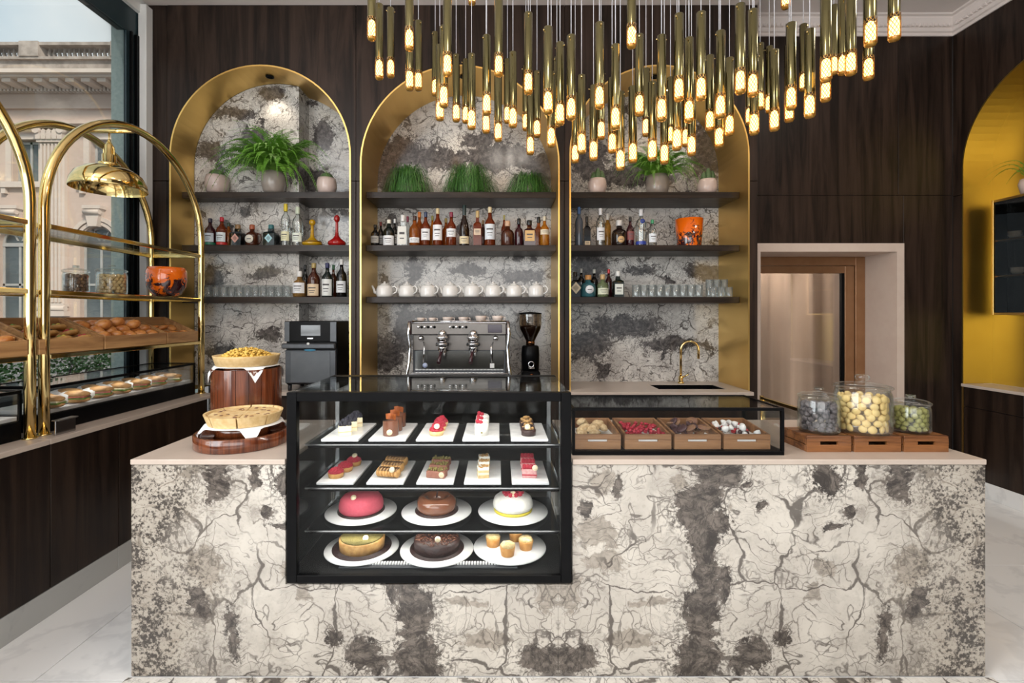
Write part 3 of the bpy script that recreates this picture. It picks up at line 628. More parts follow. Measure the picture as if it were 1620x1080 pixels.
for cx in (fx(88), fx(-42), fx(215)):
    pb = MB().box(cx-.55, cx+.55, FY-.16, FY, fz(500), fz(228))
    for k in range(6): pb.box(cx-.5+k*.17, cx-.5+k*.17+.09, FY-.24, FY-.16, fz(478), fz(230))
    pl_ = bp('pilaster', M_FACL, pb)
    cp = MB().box(cx-.62, cx+.62, FY-.3, FY, fz(228), fz(224)).box(cx-.75, cx+.75, FY-.4, FY, fz(205), fz(200))
    for s in (-1, 1): cp.tube([(cx+s*.55, FY-.42, fz(210)), (cx+s*.55, FY-.05, fz(210))], .17, 8)
    for k in range(5): cp.prism([(cx-.6+k*.25, fz(224)), (cx-.4+k*.25, fz(224)), (cx-.36+k*.25, fz(212)), (cx-.5+k*.25, fz(208)), (cx-.64+k*.25, fz(212))], FY-.36, FY-.1)
    bp('capital', M_FACL, cp)
    bp('pilaster_base', M_FACL, MB().box(cx-.68, cx+.68, FY-.32, FY, fz(500), fz(492)).tube([(cx-.68, FY-.25, fz(488)), (cx+.68, FY-.25, fz(488))], .13, 8).box(cx-.62, cx+.62, FY-.28, FY, fz(485), fz(480)))
mb = MB()
fd = lambda py, d: PZ(py, FY-d)
for y0, y1, d in ((196, 191, .5), (191, 172, .35), (172, 168, .5), (168, 148, .4), (148, 143, .55)): mb.box(L, R, FY-d, FY+.3, fd(y0, .45), fd(y1, .45))
bp('entablature', M_FAC, mb)
mb = MB()
for i in range(150): mb.box(L+i*.166, L+i*.166+.09, FY-.72, FY-.5, fd(144, .72), fd(136, .72))
bp('dentils', M_FACL, mb, 'stuff')
mb = MB().box(L, R, FY-.6, FY+.3, fd(143, .45), fd(121, 1.4)).box(L, R, FY-1.5, FY+.3, fd(121, 1.5), fd(116, 1.6)).box(L, R, FY-1.7, FY+.3, fd(116, 1.6), fd(108, 1.7)); bp('cornice', M_FACL, mb)
for i in range(36): bp('modillion', M_FACL, MB().box(L+i*.69, L+i*.69+.38, FY-1.4, FY-.6, fd(129, 1.4), fd(121, 1.4)))
mb = MB().box(L, R, FY-1.0, FY+.3, fd(109, 1.7), fd(94, 1.1)).box(L, R, FY-1.15, FY+.3, fd(94, 1.1), fd(90, 1.1)); bp('parapet', M_FACD, mb)
mb = MB().box(L, R, FY-1.15, FY-.5, fd(72, 1.1), fd(67, 1.1)); bp('balustrade_rail', M_FACD, mb)
for cx in (fx(85), fx(-60), fx(222)): bp('balustrade_pier', M_FACD, MB().box(cx-.42, cx+.42, FY-1.2, FY-.45, fd(90, 1.1), fd(66.5, 1.1)))
mb = MB()
for i in range(110):
    x = L+i*.225
    if all(abs(x-c) > .45 for c in (fx(85), fx(-60), fx(222))): mb.lathe([(.07, 0), (.07, .05), (.04, .12), (.085, .24), (.05, .42), (.04, .46), (.07, .5), (.07, .53)], 6, (x, FY-.8, fd(90, 1.1)))
bp('balusters', M_FACD, mb, 'stuff')
# ------------------------------------------------------------------ island counter
FYI, IB = 2.0, 2.76; ix = lambda px: PX(px, FYI); iz = lambda py: PZ(py, FYI)
CH = 0.92; TS = 0.022
isl = thing('service_counter', 'long counter clad in bookmatched grey and cream veined stone', 'counter', (0.254, FYI, 0))
def ip(name, m, mbx):
    mbx.v = [(x-0.254, y-FYI, z) for x, y, z in mbx.v]; return mbx.build(name, m, isl)
zt = CH-TS-0.002; xl, xr = XL+0.003, XR-0.003; nl, nr, nb = ix(451), ix(906), iz(925)
ip('stone_slab', M_ISLAND, MB().prism([(xl, 0.004), (xl, zt), (nl, zt), (nl, nb), (0.2535, nb), (0.2535, 0.004)], FYI+0.004, FYI+0.024))
ip('stone_slab', M_ISLAND, MB().prism([(0.2545, 0.004), (0.2545, nb), (nr, nb), (nr, zt), (xr, zt), (xr, 0.004)], FYI+0.004, FYI+0.024))
ip('end_slab', M_ISLAND, MB().box(xl, xl+0.02, FYI+0.025, IB-0.01, 0.004, zt, 0.001))
ip('end_slab', M_ISLAND, MB().box(xr-0.02, xr, FYI+0.025, IB-0.01, 0.004, zt, 0.001))
ip('back_panel', M_WALD, MB().box(xl+0.021, xr-0.021, IB-0.03, IB-0.012, 0.004, 0.36).box(xl+0.021, nl-0.03, IB-0.03, IB-0.012, 0.361, zt).box(nr+0.03, xr-0.021, IB-0.03, IB-0.012, 0.361, zt))
ip('notch_edging', M_BLACKM, MB().box(nl-0.03, nl-0.012, FYI+0.025, IB-0.031, nb, zt).box(nr+0.012, nr+0.03, FYI+0.025, IB-0.031, nb, zt).box(nl-0.03, nr+0.03, FYI+0.025, IB-0.031, nb-0.03, nb-0.012))
tag(MB().box(XL, nl, FYI, IB, CH-TS, CH, 0.002).build('worktop', M_BEIGE), 'beige stone top of the counter left of the tall glass display case', 'worktop', 'counter tops')
tag(MB().box(nr, XR, FYI, IB, CH-TS, CH, 0.002).build('worktop', M_BEIGE), 'beige stone top of the counter under the biscuit jars', 'worktop', 'counter tops')
# ------------------------------------------------------------------ back counter
bc = thing('back_counter', 'dark walnut back counter running below the three arches', 'counter', (0, 3.8, 0))
bx1 = 2.015; bxs = [-2.26+i*0.6107 for i in range(8)]
for i in range(7):
    MB().box(bxs[i]+0.002, bxs[i+1]-0.002, -0.022, -0.004, 0.12, 0.885, 0.0015).build('door', M_WALD, bc)
MB().box(-2.26, bx1, -0.003, 0.03, 0.0, 0.888).build('carcass', M_BLACKM, bc)
MB().box(-2.26, bx1, -0.01, -0.0035, 0.0, 0.118).build('plinth', M_BASE, bc)
sxc, syc = on(1091, 610, CH)
sx0, sx1, sy0, sy1 = PX(1040, 4.0)-0.02, PX(1145, 4.0)-0.02, 3.90, 4.17
tp = MB().box(-2.262, sx0, 3.74, NB, 0.892, CH, 0.002).box(sx1, bx1+0.005, 3.74, WY-0.01, 0.892, CH, 0.002).box(sx1, AR[2][0]+AR[2][1]-0.002, WY-0.01, NB, 0.892, CH).box(sx0, sx1, 3.74, sy0, 0.892, CH).box(sx0, sx1, sy1, NB, 0.892, CH)
tag(tp.build('worktop', M_BEIGE), 'beige stone top of the back counter behind the display case', 'worktop')
sk = thing('sink', 'black undermount sink in the back counter', 'sink', ((sx0+sx1)/2, (sy0+sy1)/2, 0.75))
hx, hy = (sx1-sx0)/2-0.002, (sy1-sy0)/2-0.002
MB().box(-hx, hx, -hy, hy, 0, 0.006).box(-hx, -hx+0.006, -hy, hy, 0.006, 0.165).box(hx-0.006, hx, -hy, hy, 0.006, 0.165).box(-hx+0.006, hx-0.006, -hy, -hy+0.006, 0.006, 0.165).box(-hx+0.006, hx-0.006, hy-0.006, hy, 0.006, 0.165).build('basin', M_BLACK, sk)
MB().lathe([(0.03, 0.006), (0.03, 0.009), (0.001, 0.008)], 16).build('drain', M_STEEL, sk)
fx0 = PX(1077, 4.24)
fa = thing('tap', 'brushed brass gooseneck tap beside the sink', 'tap', (fx0, 4.24, CH))
MB().lathe([(0.028, 0), (0.028, 0.01), (0.019, 0.014), (0.019, 0.06), (0.012, 0.065)], 16).build('base', M_BRASS, fa)
pts = [(0, 0, 0.05), (0, 0, 0.30)]+[(0.075-0.075*math.cos(PI*i/10), -0.02*i/10, 0.30+0.075*math.sin(PI*i/10)) for i in range(1, 11)]+[(0.15, -0.02, 0.22)]
MB().tube(pts, 0.0105, 10).build('spout', M_BRASS, fa)
MB().tube([(0.012, -0.01, 0.055), (0.05, -0.05, 0.085)], 0.006, 8).build('lever', M_BRASS, fa)
# ------------------------------------------------------------------ left counter
LX = -2.28; LCH = 0.90
for i in range(12):
    y1 = 3.72-i*0.435; y0 = y1-0.435
    o = thing('base_cabinet', 'dark walnut base cabinet below the window, %s from the back corner' % ordw(i+1), 'cabinet', (LX, y0, 0), 0, 'window base cabinets')
    MB().box(-0.018, 0, 0.002, 0.433, 0.139, 0.872, 0.0015).build('door', M_WALD, o)
    MB().box(-0.54, -0.019, 0.002, 0.433, 0.139, 0.872).build('carcass', M_BLACKM, o)
MB().box(LX-0.03, LX-0.006, 3.722, 3.775, 0.139, 0.872).build('cabinet_filler', M_WALD, o)
for i in range(7): struct(MB().box(LX-0.03, LX, 3.795-(i+1)*0.95, 3.795-i*0.95-0.0015, 0, 0.136, 0.001).build('baseboard_left', M_BASE))
for i, (a, b) in enumerate(((-1.5, 2.40), (2.403, WY-0.002))):
    tag(MB().box(LWX+0.002, LX+0.012, a, b, LCH-0.026, LCH, 0.002).build('worktop', M_BEIGE), ('near', 'far')[i]+' length of the beige stone counter top along the window', 'worktop', 'window counter tops')
# ------------------------------------------------------------------ brass racks
XF, XBK = -2.385, -2.785; SPR = 2.09; RACKW = 1.32; TR = 0.024
SH = (1.325, 1.665, 2.015)
def make_rack():
    o = thing('brass_rack', 'arched polished brass display rack at the back end of the window counter', 'rack', ((XF+XBK)/2, 3.15, LCH), 0, 'arched brass racks')
    hd = (XF-XBK)/2; hw = RACKW/2; zs = SPR-LCH
    for x, nm in ((hd, 'front_arch'), (-hd, 'back_arch')):
        pts = [(x, -hw, 0.0), (x, -hw, zs*0.5)]+[(x, -hw*math.cos(PI*i/32), zs+hw*math.sin(PI*i/32)) for i in range(33)]+[(x, hw, zs*0.5), (x, hw, 0.0)]
        a = MB().tube(pts, TR, 16).build(nm, M_BRASS, o)
        for s in (-1, 1): MB().lathe([(TR+0.008, 0.0), (TR+0.008, 0.006), (TR+0.001, 0.008)], 16, (x, s*hw, 0)).build('foot_flange', M_BRASS, a)
    MB().tube([(hd, 0, zs+hw), (-hd, 0, zs+hw)], 0.014, 10).build('top_bar', M_BRASS, o)
    for z in SH:
        zz = z-LCH; f = MB(); t = 0.012
        f.box(hd-t, hd+t, -hw+TR, hw-TR, zz-0.028, zz-0.003, 0.003).box(-hd-t, -hd+t, -hw+TR, hw-TR, zz-0.028, zz-0.003, 0.003)
        f.box(-hd+TR, hd-TR, -hw-t, -hw+t, zz-0.028, zz-0.003, 0.003).box(-hd+TR, hd-TR, hw-t, hw+t, zz-0.028, zz-0.003, 0.003)
        q = f.build('shelf_frame', M_BRASS, o)
        MB().box(-hd+t, hd-t, -hw+t, hw-t, zz-0.012, zz-0.003).build('shelf_glass', M_GLASS, q)
    return o
rack = make_rack()
r2 = dup(rack, ((XF+XBK)/2, 1.755, LCH), label='arched polished brass display rack cut off by the left picture edge')
# bell lamp
bl = thing('bell_pendant', 'polished brass dome pendant lamp hanging inside the arched rack', 'lamp', ((XF+XBK)/2, 3.15, 2.36))
zt_ = SPR+RACKW/2-0.014-2.36
MB().tube([(0, 0, 0.30), (0, 0, zt_)], 0.004, 6).build('cord', M_BRASS, bl)
MB().lathe([(0.208, 0.0), (0.212, 0.004), (0.205, 0.05), (0.18, 0.10), (0.13, 0.137), (0.075, 0.155), (0.045, 0.16), (0.045, 0.155), (0.072, 0.15), (0.126, 0.132), (0.175, 0.096), (0.20, 0.048), (0.208, 0.0)], 40, cap=False).build('shade', M_BRASS, bl)
MB().lathe([(0.06, 0.153), (0.06, 0.175), (0.04, 0.18), (0.04, 0.23), (0.028, 0.24), (0.028, 0.29), (0.012, 0.31), (0.004, 0.32)], 20).build('socket', M_BRASS, bl)
MB().tube([(-0.035, 0, 0.18), (-0.035, 0, 0.27), (0, 0, 0.335), (0.035, 0, 0.27), (0.035, 0, 0.18)], 0.005, 6).build('yoke', M_BRASS, bl)
MB().ell((0, 0, 0.095), 0.04, 14, 10).build('bulb', pm('frosted_bulb', (0.8, 0.78, 0.72), None, 5, 0.4), bl)
# ------------------------------------------------------------------ cold case on the window counter
def make_cold(label, y0, y1):
    o = thing('cold_case', label, 'display case', ((XF+XBK)/2, (y0+y1)/2, LCH), 0, 'window cold cases'); a = 0.175; b = (y1-y0)/2; zt = 0.25
    MB().box(-a, a, -b, b, 0, 0.095, 0.004).build('base', M_BLACK, o)
    MB().box(-a+0.01, a-0.012, -b+0.012, b-0.012, 0.096, 0.118, 0.003).build('white_deck', M_PLATE, o)
    f = MB().box(a-0.016, a, -b, b, zt-0.016, zt, 0.002).box(-a, -a+0.016, -b, b, zt-0.016, zt, 0.002).box(-a+0.016, a-0.016, -b, -b+0.012, zt-0.016, zt).box(-a+0.016, a-0.016, b-0.012, b, zt-0.016, zt)
    for x in (-a, a-0.012):
        for y in (-b, b-0.012): f.box(x, x+0.012, y, y+0.012, 0.095, zt-0.016)
    f.build('frame', M_BLACK, o)
    MB().box(a-0.006, a-0.002, -b+0.012, b-0.012, 0.095, zt-0.016).build('front_glass', M_GLASS, o)
    MB().box(-a+0.016, a-0.016, -b+0.012, b-0.012, zt-0.008, zt-0.003).build('top_glass', M_GLASS, o)
    MB().box(-a+0.012, a-0.012, b-0.006, b-0.002, 0.095, zt-0.016).build('end_glass', M_GLASS, o)
    light('cold_case_led', 'AREA', (o.location.x+a-0.03, o.location.y, LCH+zt-0.02), 0.8, (1.0, 0.97, 0.92), 0.012, 2*b-0.1, rot=(0, math.radians(25), 0))
    return o
make_cold('long black glass cold case of sandwiches below the brass rack', 2.525, 3.775)
make_cold('black glass cold case cut off by the left picture edge', 1.2, 2.40)
pk = thing('price_holder', 'small metal price holder at the near end of the cold case', 'price holder', (XF+0.075, 2.53, LCH))
MB().box(-0.004, 0.004, -0.06, 0.06, 0.0, 0.075, 0.002).build('plate', M_STEEL, pk)
MB().box(-0.02, 0.02, -0.06, 0.06, 0.075, 0.08, 0.002).build('ledge', M_STEEL, pk)
# ------------------------------------------------------------------ niche shelves
SZ = (2.559, 2.115, 1.681); SF, ST = 3.97, 0.05
SHN = ('top', 'middle', 'lowest')
for k in range(3):
    c, r, zs = AR[k]
    for j, z in enumerate(SZ):
        lab = 'thick dark walnut shelf, %s of three in the %s niche' % (SHN[j], NAMES[k])
        o = thing('niche_shelf', lab, 'shelf', (c, SF, z-ST), 0, 'niche shelves')
        back = (4.13 if k == 0 else NB)-SF
        if k == 0:
            xe = PX(473, 4.13)-c
            MB().prism([(-r+0.001, 0), (r-0.001, 0), (r-0.001, NB-SF-0.001), (xe+0.002, NB-SF-0.001), (xe+0.002, 0.159), (-r+0.001, 0.159)], 0, ST, 'z').build('board', M_WALX, o)
        else: MB().box(-r+0.001, r-0.001, 0, back-0.001, 0, ST, 0.002).build('board', M_WALX, o)
# ------------------------------------------------------------------ tall display case in the counter
dc = thing('display_case', 'tall black framed glass pastry display case set into the counter', 'display case', (0.0, FYI, 0.0))
x0, x1 = ix(455), ix(903); z0, z1 = iz(920), iz(620); yb_ = 2.575; YO = FYI
def cp_(name, m, mbx, par=None):
    mbx.v = [(x, y-YO, z) for x, y, z in mbx.v]; return mbx.build(name, m, par or dc)
fb = 0.042
cp_('front_frame', M_BLACK, MB().box(x0, x0+fb, FYI-0.012, FYI+0.02, z0, z1, 0.002).box(x1-fb, x1, FYI-0.012, FYI+0.02, z0, z1, 0.002).box(x0+fb, x1-fb, FYI-0.012, FYI+0.02, z1-0.038, z1, 0.002).box(x0+fb, x1-fb, FYI-0.012, FYI+0.02, z0, z0+0.032, 0.002))
cp_('front_glass', M_GLASSC, MB().box(x0+fb, x1-fb, FYI-0.002, FYI+0.004, z0+0.032, z1-0.038))
cp_('top_glass', M_GLASSC, MB().box(x0+0.004, x1-0.004, FYI+0.021, 2.50, z1-0.008, z1-0.001))
cp_('side_glass', M_GLASSC, MB().box(x0+0.002, x0+0.008, FYI+0.021, yb_-0.01, z0+0.03, z1-0.01))
cp_('side_glass', M_GLASSC, MB().box(x1-0.008, x1-0.002, FYI+0.021, yb_-0.01, z0+0.03, z1-0.01))
cp_('case_floor', M_BLACK, MB().box(x0+0.009, x1-0.009, FYI+0.021, yb_, z0, z0+0.028, 0.002))
cp_('rear_sill', M_BLACK, MB().box(x0, x1, 2.50, yb_, z1-0.03, z1, 0.002))
cp_('rear_door', M_SMOKE, MB().box(x0+0.02, (x0+x1)/2+0.02, yb_-0.012, yb_-0.006, z0+0.03, z1-0.03))
cp_('rear_door', M_SMOKE, MB().box((x0+x1)/2-0.02, x1-0.02, yb_-0.004, yb_+0.002, z0+0.03, z1-0.03))
for x in (x0+0.03, x1-0.05):
    q = cp_('shelf_upright', M_STEEL, MB().box(x, x+0.02, 2.50, 2.515, z0+0.03, z1-0.03))
SC = (0.953, 0.758, 0.566)
for i, z in enumerate(SC):
    s = cp_('shelf', M_BLACK, MB().box(x0+0.03, x1-0.03, 2.135, 2.53, z-0.022, z-0.006, 0.002))
    cp_('glass_top', M_GLASSC, MB().box(x0+0.022, x1-0.022, 2.125, 2.53, z-0.006, z), s)
    cp_('edge_strip', M_STEEL, MB().box(x0+0.022, x1-0.022, 2.121, 2.1245, z-0.007, z-0.001), s)
    if i < 2: light('case_led', 'AREA', ((x0+x1)/2, 2.155, z-0.026), 1.05, (1.0, 0.95, 0.88), 1.05, 0.012, rot=(math.radians(18), 0, 0))
    else: light('case_led', 'AREA', ((x0+x1)/2, 2.155, z-0.026), 0.75, (1.0, 0.95, 0.88), 1.05, 0.012, rot=(math.radians(10), 0, 0))
light('case_led', 'AREA', ((x0+x1)/2, FYI+0.045, z1-0.045), 2.4, (1.0, 0.95, 0.88), 1.05, 0.012, rot=(math.radians(28), 0, 0))
cp_('light_bar', M_BLACK, MB().box(x0+fb, x1-fb, FYI+0.022, FYI+0.07, z1-0.036, z1-0.012, 0.002))
vg = cp_('vent_grille', M_DGREY, MB().box(PX(540, 2.09), PX(818, 2.09), 2.05, 2.10, z0+0.028, z0+0.034, 0.001))
for i in range(58): cp_('vent_fin', M_PLATE, MB().box(PX(550, 2.09)+i*0.0124, PX(550, 2.09)+i*0.0124+0.008, 2.07, 2.092, z0+0.034, z0+0.040), vg)
# ------------------------------------------------------------------ low glass case on the counter
lc = thing('counter_case', 'low black framed glass case holding four wooden boxes on the counter', 'display case', (0, 2.06, CH))
a, b = PX(905.5, 2.06), PX(1241, 2.06); h = 0.206; dpt = 0.34; bt = 0.018
def lp(name, m, q): return q.build(name, m, lc)
f = MB()
for y in (0, dpt-0.014):
    f.box(a, b, y, y+0.014, h-0.013, h, 0.001); f.box(a, a+0.012, y, y+0.014, bt, h-0.013); f.box(b-0.012, b, y, y+0.014, bt, h-0.013)
for x in (a, b-0.012): f.box(x, x+0.012, 0.014, dpt-0.014, h-0.013, h, 0.001)
lp('frame', M_BLACK, f); lp('base', M_BLACK, MB().box(a, b, 0, dpt, 0, bt, 0.001))
lp('front_glass', M_GLASSC, MB().box(a+0.012, b-0.012, 0.005, 0.009, bt, h-0.013)); lp('top_glass', M_GLASSC, MB().box(a+0.012, b-0.012, 0.014, dpt-0.014, h-0.008, h-0.003))
lp('end_glass', M_GLASSC, MB().box(b-0.007, b-0.004, 0.014, dpt-0.014, bt, h-0.013)); lp('end_glass', M_GLASSC, MB().box(a+0.004, a+0.007, 0.014, dpt-0.014, bt, h-0.013))
# gate
gt = thing('brass_gate', 'brass framed glass gate closing the gap beside the back counter', 'gate', (2.045, 0, 0))
MB().tube([(0, 3.68, 0.0), (0, 3.68, 0.905)], 0.014, 10).build('post', M_BRASS, gt)
MB().box(-0.012, 0.012, 2.82, 3.68, 0.875, 0.90, 0.003).build('top_rail', M_BRASS, gt)
MB().box(-0.012, 0.012, 2.82, 3.66, 0.10, 0.125, 0.003).build('bottom_rail', M_BRASS, gt)
MB().box(-0.012, 0.012, 2.80, 2.82, 0.10, 0.90, 0.003).build('end_stile', M_BRASS, gt)
MB().box(-0.003, 0.003, 2.82, 3.66, 0.125, 0.875).build('glass_panel', M_GLASS, gt)
MB().tube([(0.015, 2.9, 0.80), (0.07, 2.9, 0.80), (0.07, 3.02, 0.80)], 0.011, 8).build('latch_handle', M_BLACK, gt)
# ------------------------------------------------------------------ food materials
def fm(name, c1, c2=None, sc=60, rough=0.6, bump=0.3, coat=0.0): return pm(name, c1, c2, sc, rough, 0, bump, (1, 1, 1), coat)
F_CRUST = fm('golden_crust', (0.62, 0.36, 0.12), (0.44, 0.22, 0.06), 40)
F_PALE = fm('pale_pastry', (0.72, 0.53, 0.27), (0.60, 0.40, 0.17), 40)
F_CREAM = fm('cream', (0.85, 0.77, 0.56), (0.80, 0.70, 0.46), 30, 0.5, 0.1)
F_WHITE = fm('white_cream', (0.85, 0.83, 0.77), None, 30, 0.5, 0.1)
F_CHOC = fm('milk_chocolate', (0.17, 0.065, 0.035), (0.12, 0.045, 0.025), 30, 0.25, 0.05, 0.3)
F_DARK = fm('dark_chocolate', (0.045, 0.017, 0.014), (0.025, 0.011, 0.010), 90, 0.4, 0.6)
F_GLAZE = fm('chocolate_glaze', (0.21, 0.082, 0.042), (0.16, 0.058, 0.03), 12, 0.1, 0.0, 0.5)
F_PINK = fm('pink_velvet', (0.56, 0.085, 0.125), (0.47, 0.06, 0.095), 120, 0.8, 0.15)
F_RASP = fm('raspberry', (0.47, 0.022, 0.05), (0.32, 0.012, 0.03), 120, 0.4, 0.6)
F_BLACKB = fm('blackberry', (0.012, 0.012, 0.022), (0.03, 0.028, 0.045), 120, 0.35, 0.6)
F_GREEN = fm('pistachio_crumb', (0.30, 0.25, 0.075), (0.16, 0.13, 0.035), 200, 0.9, 1.0)
F_NUT = fm('chopped_nuts', (0.58, 0.36, 0.14), (0.30, 0.15, 0.05), 160, 0.8, 1.0)
F_LEM = fm('lemon_glaze', (0.75, 0.62, 0.06), None, 30, 0.3, 0.0)
F_SUGAR = fm('cocoa_sugar_dust', (0.20, 0.165, 0.17), (0.05, 0.036, 0.04), 55, 0.9, 0.6)
F_BISC = fm('butter_biscuit', (0.80, 0.57, 0.23), (0.70, 0.45, 0.15), 14, 0.6, 0.15)
F_OLIVE = fm('green_almond', (0.33, 0.31, 0.09), (0.24, 0.21, 0.05), 40, 0.7, 0.4)
F_HAZ = fm('hazelnut', (0.66, 0.47, 0.22), (0.52, 0.33, 0.13), 30, 0.6, 0.2)
F_TRUF = fm('brown_truffle', (0.17, 0.085, 0.04), (0.10, 0.045, 0.02), 60, 0.7, 0.5)
F_BUN = fm('glossy_bun', (0.68, 0.30, 0.085), (0.42, 0.13, 0.025), 22, 0.25, 0.15, 0.3)
F_BREAD = fm('bread_crust', (0.55, 0.33, 0.14), (0.42, 0.22, 0.08), 30, 0.6, 0.3)
F_LETT = fm('lettuce', (0.16, 0.28, 0.04), (0.10, 0.19, 0.03), 40, 0.5, 0.4)
F_HAM = fm('ham', (0.50, 0.17, 0.13), (0.40, 0.11, 0.08), 40, 0.5, 0.3)
F_MERI = fm('white_meringue', (0.84, 0.83, 0.81), None, 20, 0.6, 0.1)
F_REDM = fm('red_candy', (0.42, 0.02, 0.03), (0.28, 0.012, 0.02), 60, 0.35, 0.3)
F_FIG = fm('dried_slice', (0.30, 0.17, 0.08), (0.17, 0.07, 0.05), 60, 0.7, 0.5)
F_FIGR = fm('dark_fruit_rim', (0.07, 0.03, 0.035), None, 60, 0.6, 0.5)
F_MUF = fm('muffin_cup', (0.66, 0.34, 0.10), (0.52, 0.23, 0.05), 40)
F_MUFT = fm('muffin_crumb', (0.74, 0.60, 0.32), (0.56, 0.40, 0.16), 90, .8, .8)
F_CIN = fm('candied_peel', (0.36, 0.10, 0.02), (0.22, 0.05, 0.01), 60, 0.4, 0.3)
M_BADGE = pm('badge_disc', (0.80, 0.72, 0.52), (0.78, 0.69, 0.48), 20, 0.5); M_BADGEG = pm('badge_print', (0.50, 0.38, 0.16), None, 20, 0.4)
rnd = random.Random(11)
_b = MB().lathe([(0.0, 0.0), (0.013, 0.0), (0.013, 0.0016), (0.0, 0.0016)], 18, cap=False).mesh('badge', M_BADGE)
_bm = MB().torus((0, 0, 0.0017), 0.0085, 0.0006, 18, 5).box(-0.005, 0.005, -0.0006, 0.0006, 0.0016, 0.0022).box(-0.003, 0.003, 0.0024, 0.0034, 0.0016, 0.0022).box(-0.003, 0.003, -0.0034, -0.0024, 0.0016, 0.0022).mesh('badge_print', M_BADGEG)
def badge(par, loc, tilt=1.2, sc=1.0):
    o = inst(_b, 'badge', par, loc, (tilt, 0, 0), (sc, sc, sc)); inst(_bm, 'badge_print', o); return o
def berry_mesh(name, r, m, n=3):
    q = MB(); rr = random.Random(5); q.ell((0, 0, 0), r*0.72, 8, 6)
    for i in range(18):
        z = 1-2*(i+.5)/18; a = i*2.39996; s = math.sqrt(1-z*z); q.ell((r*.66*s*math.cos(a), r*.66*s*math.sin(a), r*.66*z), r*.36, 6, 4)
    return q.mesh(name, m)
ME_R = berry_mesh('raspberry', 0.0105, F_RASP); ME_B = berry_mesh('blackberry', 0.011, F_BLACKB)
# ------------------------------------------------------------------ plates on the case shelves
PW, PD = 0.168, 0.32
def plate_at(i, j):
    z = SC[j]; px0 = (539, 613.5, 688, 761, 837.5)[i] if j == 0 else (531.5, 610, 688.5, 763.5, 839)[i]
    return PX(px0, 2.15), z
COLN = ('leftmost', 'second', 'middle', 'fourth', 'rightmost')
ROWN = ('top', 'second')
for j in range(2):
    for i in range(5):
        X, z = plate_at(i, j)
        o = thing('serving_board', '%s rectangular white marble board on the %s shelf of the tall case' % (COLN[i], ROWN[j]), 'board', (X, 2.135, z), 0, 'white serving boards')
        MB().box(-PW/2, PW/2, 0.0, PD, 0.006, 0.018, 0.002).build('slab', M_SLATE, o)
        for sx in (-1, 1):
            for y in (0.02, PD-0.02): MB().lathe([(0.006, 0), (0.006, 0.006)], 8, (sx*(PW/2-0.02), y, 0)).build('foot', M_BLACK, o)
BT = 0.018
def spots(i, j, n=3, dx=0.0):
    X, z = plate_at(i, j); return [(X+dx, 2.135+0.075+k*0.088, z+BT) for k in range(n)]
DEP = ('front', 'middle', 'back')
def berries(par, me, name, pts, sc=1.0):
    for (x, y, z) in pts: inst(me, name, par, (x, y, z), (rnd.uniform(0, 3), rnd.uniform(0, 3), 0), (sc,)*3)
ring = lambda n, r, z, ph=0: [(r*math.cos(2*PI*k/n+ph), r*math.sin(2*PI*k/n+ph), z) for k in range(n)]
for k, p in enumerate(spots(0, 0)):
    o = thing('berry_cake', '%s square cream cake topped with blackberries' % DEP[k], 'cake', p, 0.35, 'blackberry cakes')
    MB().box(-.029, .029, -.029, .029, 0, .046, .003).build('sponge', F_CREAM, o)
    MB().box(-.0295, .0295, -.0295, .0295, .018, .022).build('layer', F_PALE, o)
    berries(o, ME_B, 'berry', [(x*.019, y*.019, .054) for x in (-1, 0, 1) for y in (-1, 0, 1)]+[(.006, .004, .068), (-.008, -.004, .068), (.002, -.014, .067)])
for k, p in enumerate(spots(1, 0)):
    o = thing('chocolate_cup', '%s tall round milk chocolate cake with a curled chocolate ribbon' % DEP[k], 'cake', p, 0, 'chocolate ribbon cakes')
    MB().lathe([(.034, 0), (.034, .062), (.030, .066), (0, .066)], 24).build('body', F_CHOC, o)
    MB().lathe([(.036, 0.002), (.0365, .07)], 24, cap=False, a0=3.4, a1=6.8).build('wrap', F_CHOC, o)
    pts = [(-.022+.03*math.cos(t*.45)*.9, -.006+.02*math.sin(t*.45), .072+.0035*t) for t in range(12)]
    q = MB(); V = []
    for a_ in range(13):
        th = a_*.42; r_ = .026-.001*a_; V += [(r_*math.cos(th)-.004, r_*math.sin(th)*.7, .066+.001*a_), (r_*math.cos(th)*1.1-.004, r_*math.sin(th)*.75, .066+.026+.001*a_)]
    q.add(V, [(2*a_, 2*a_+2, 2*a_+3, 2*a_+1) for a_ in range(12)], True); q.build('curl', F_CIN, o, recalc=False)
    if k == 0: badge(o, (0.002, -.0352, .02), PI/2)
for k, p in enumerate(spots(2, 0)):
    o = thing('raspberry_tart', '%s round raspberry tartlet on the middle board of the top shelf' % DEP[k], 'tart', p, 0, 'raspberry tartlets')
    MB().lathe([(.030, 0), (.036, .020), (.033, .021), (.0, .017)], 24).build('crust', F_PALE, o)
    berries(o, ME_R, 'berry', ring(9, .025, .026)+ring(6, .015, .036)+[(0, 0, .044), (.008, .004, .045)])
    if k == 0: badge(o, (0.004, -.022, .045), 0.9)
for k, p in enumerate(spots(3, 0)):
    o = thing('white_cake', '%s round white cream cake topped with raspberries' % DEP[k], 'cake', p, 0, 'white cream cakes')
    MB().lathe([(.032, 0), (.033, .05), (.029, .055), (0, .054)], 24).build('body', F_WHITE, o)
    MB().torus((0, 0, .054), .022, .006, 20, 8).build('piped_ring', F_WHITE, o)
    berries(o, ME_R, 'berry', [(-.016, -.014, .064), (-.002, -.02, .064), (-.018, 0, .066)])
    if k == 0: MB().ell((.002, -.0325, .018), (.005, .002, .004), 8, 6).build('pistachio', F_GREEN, o)
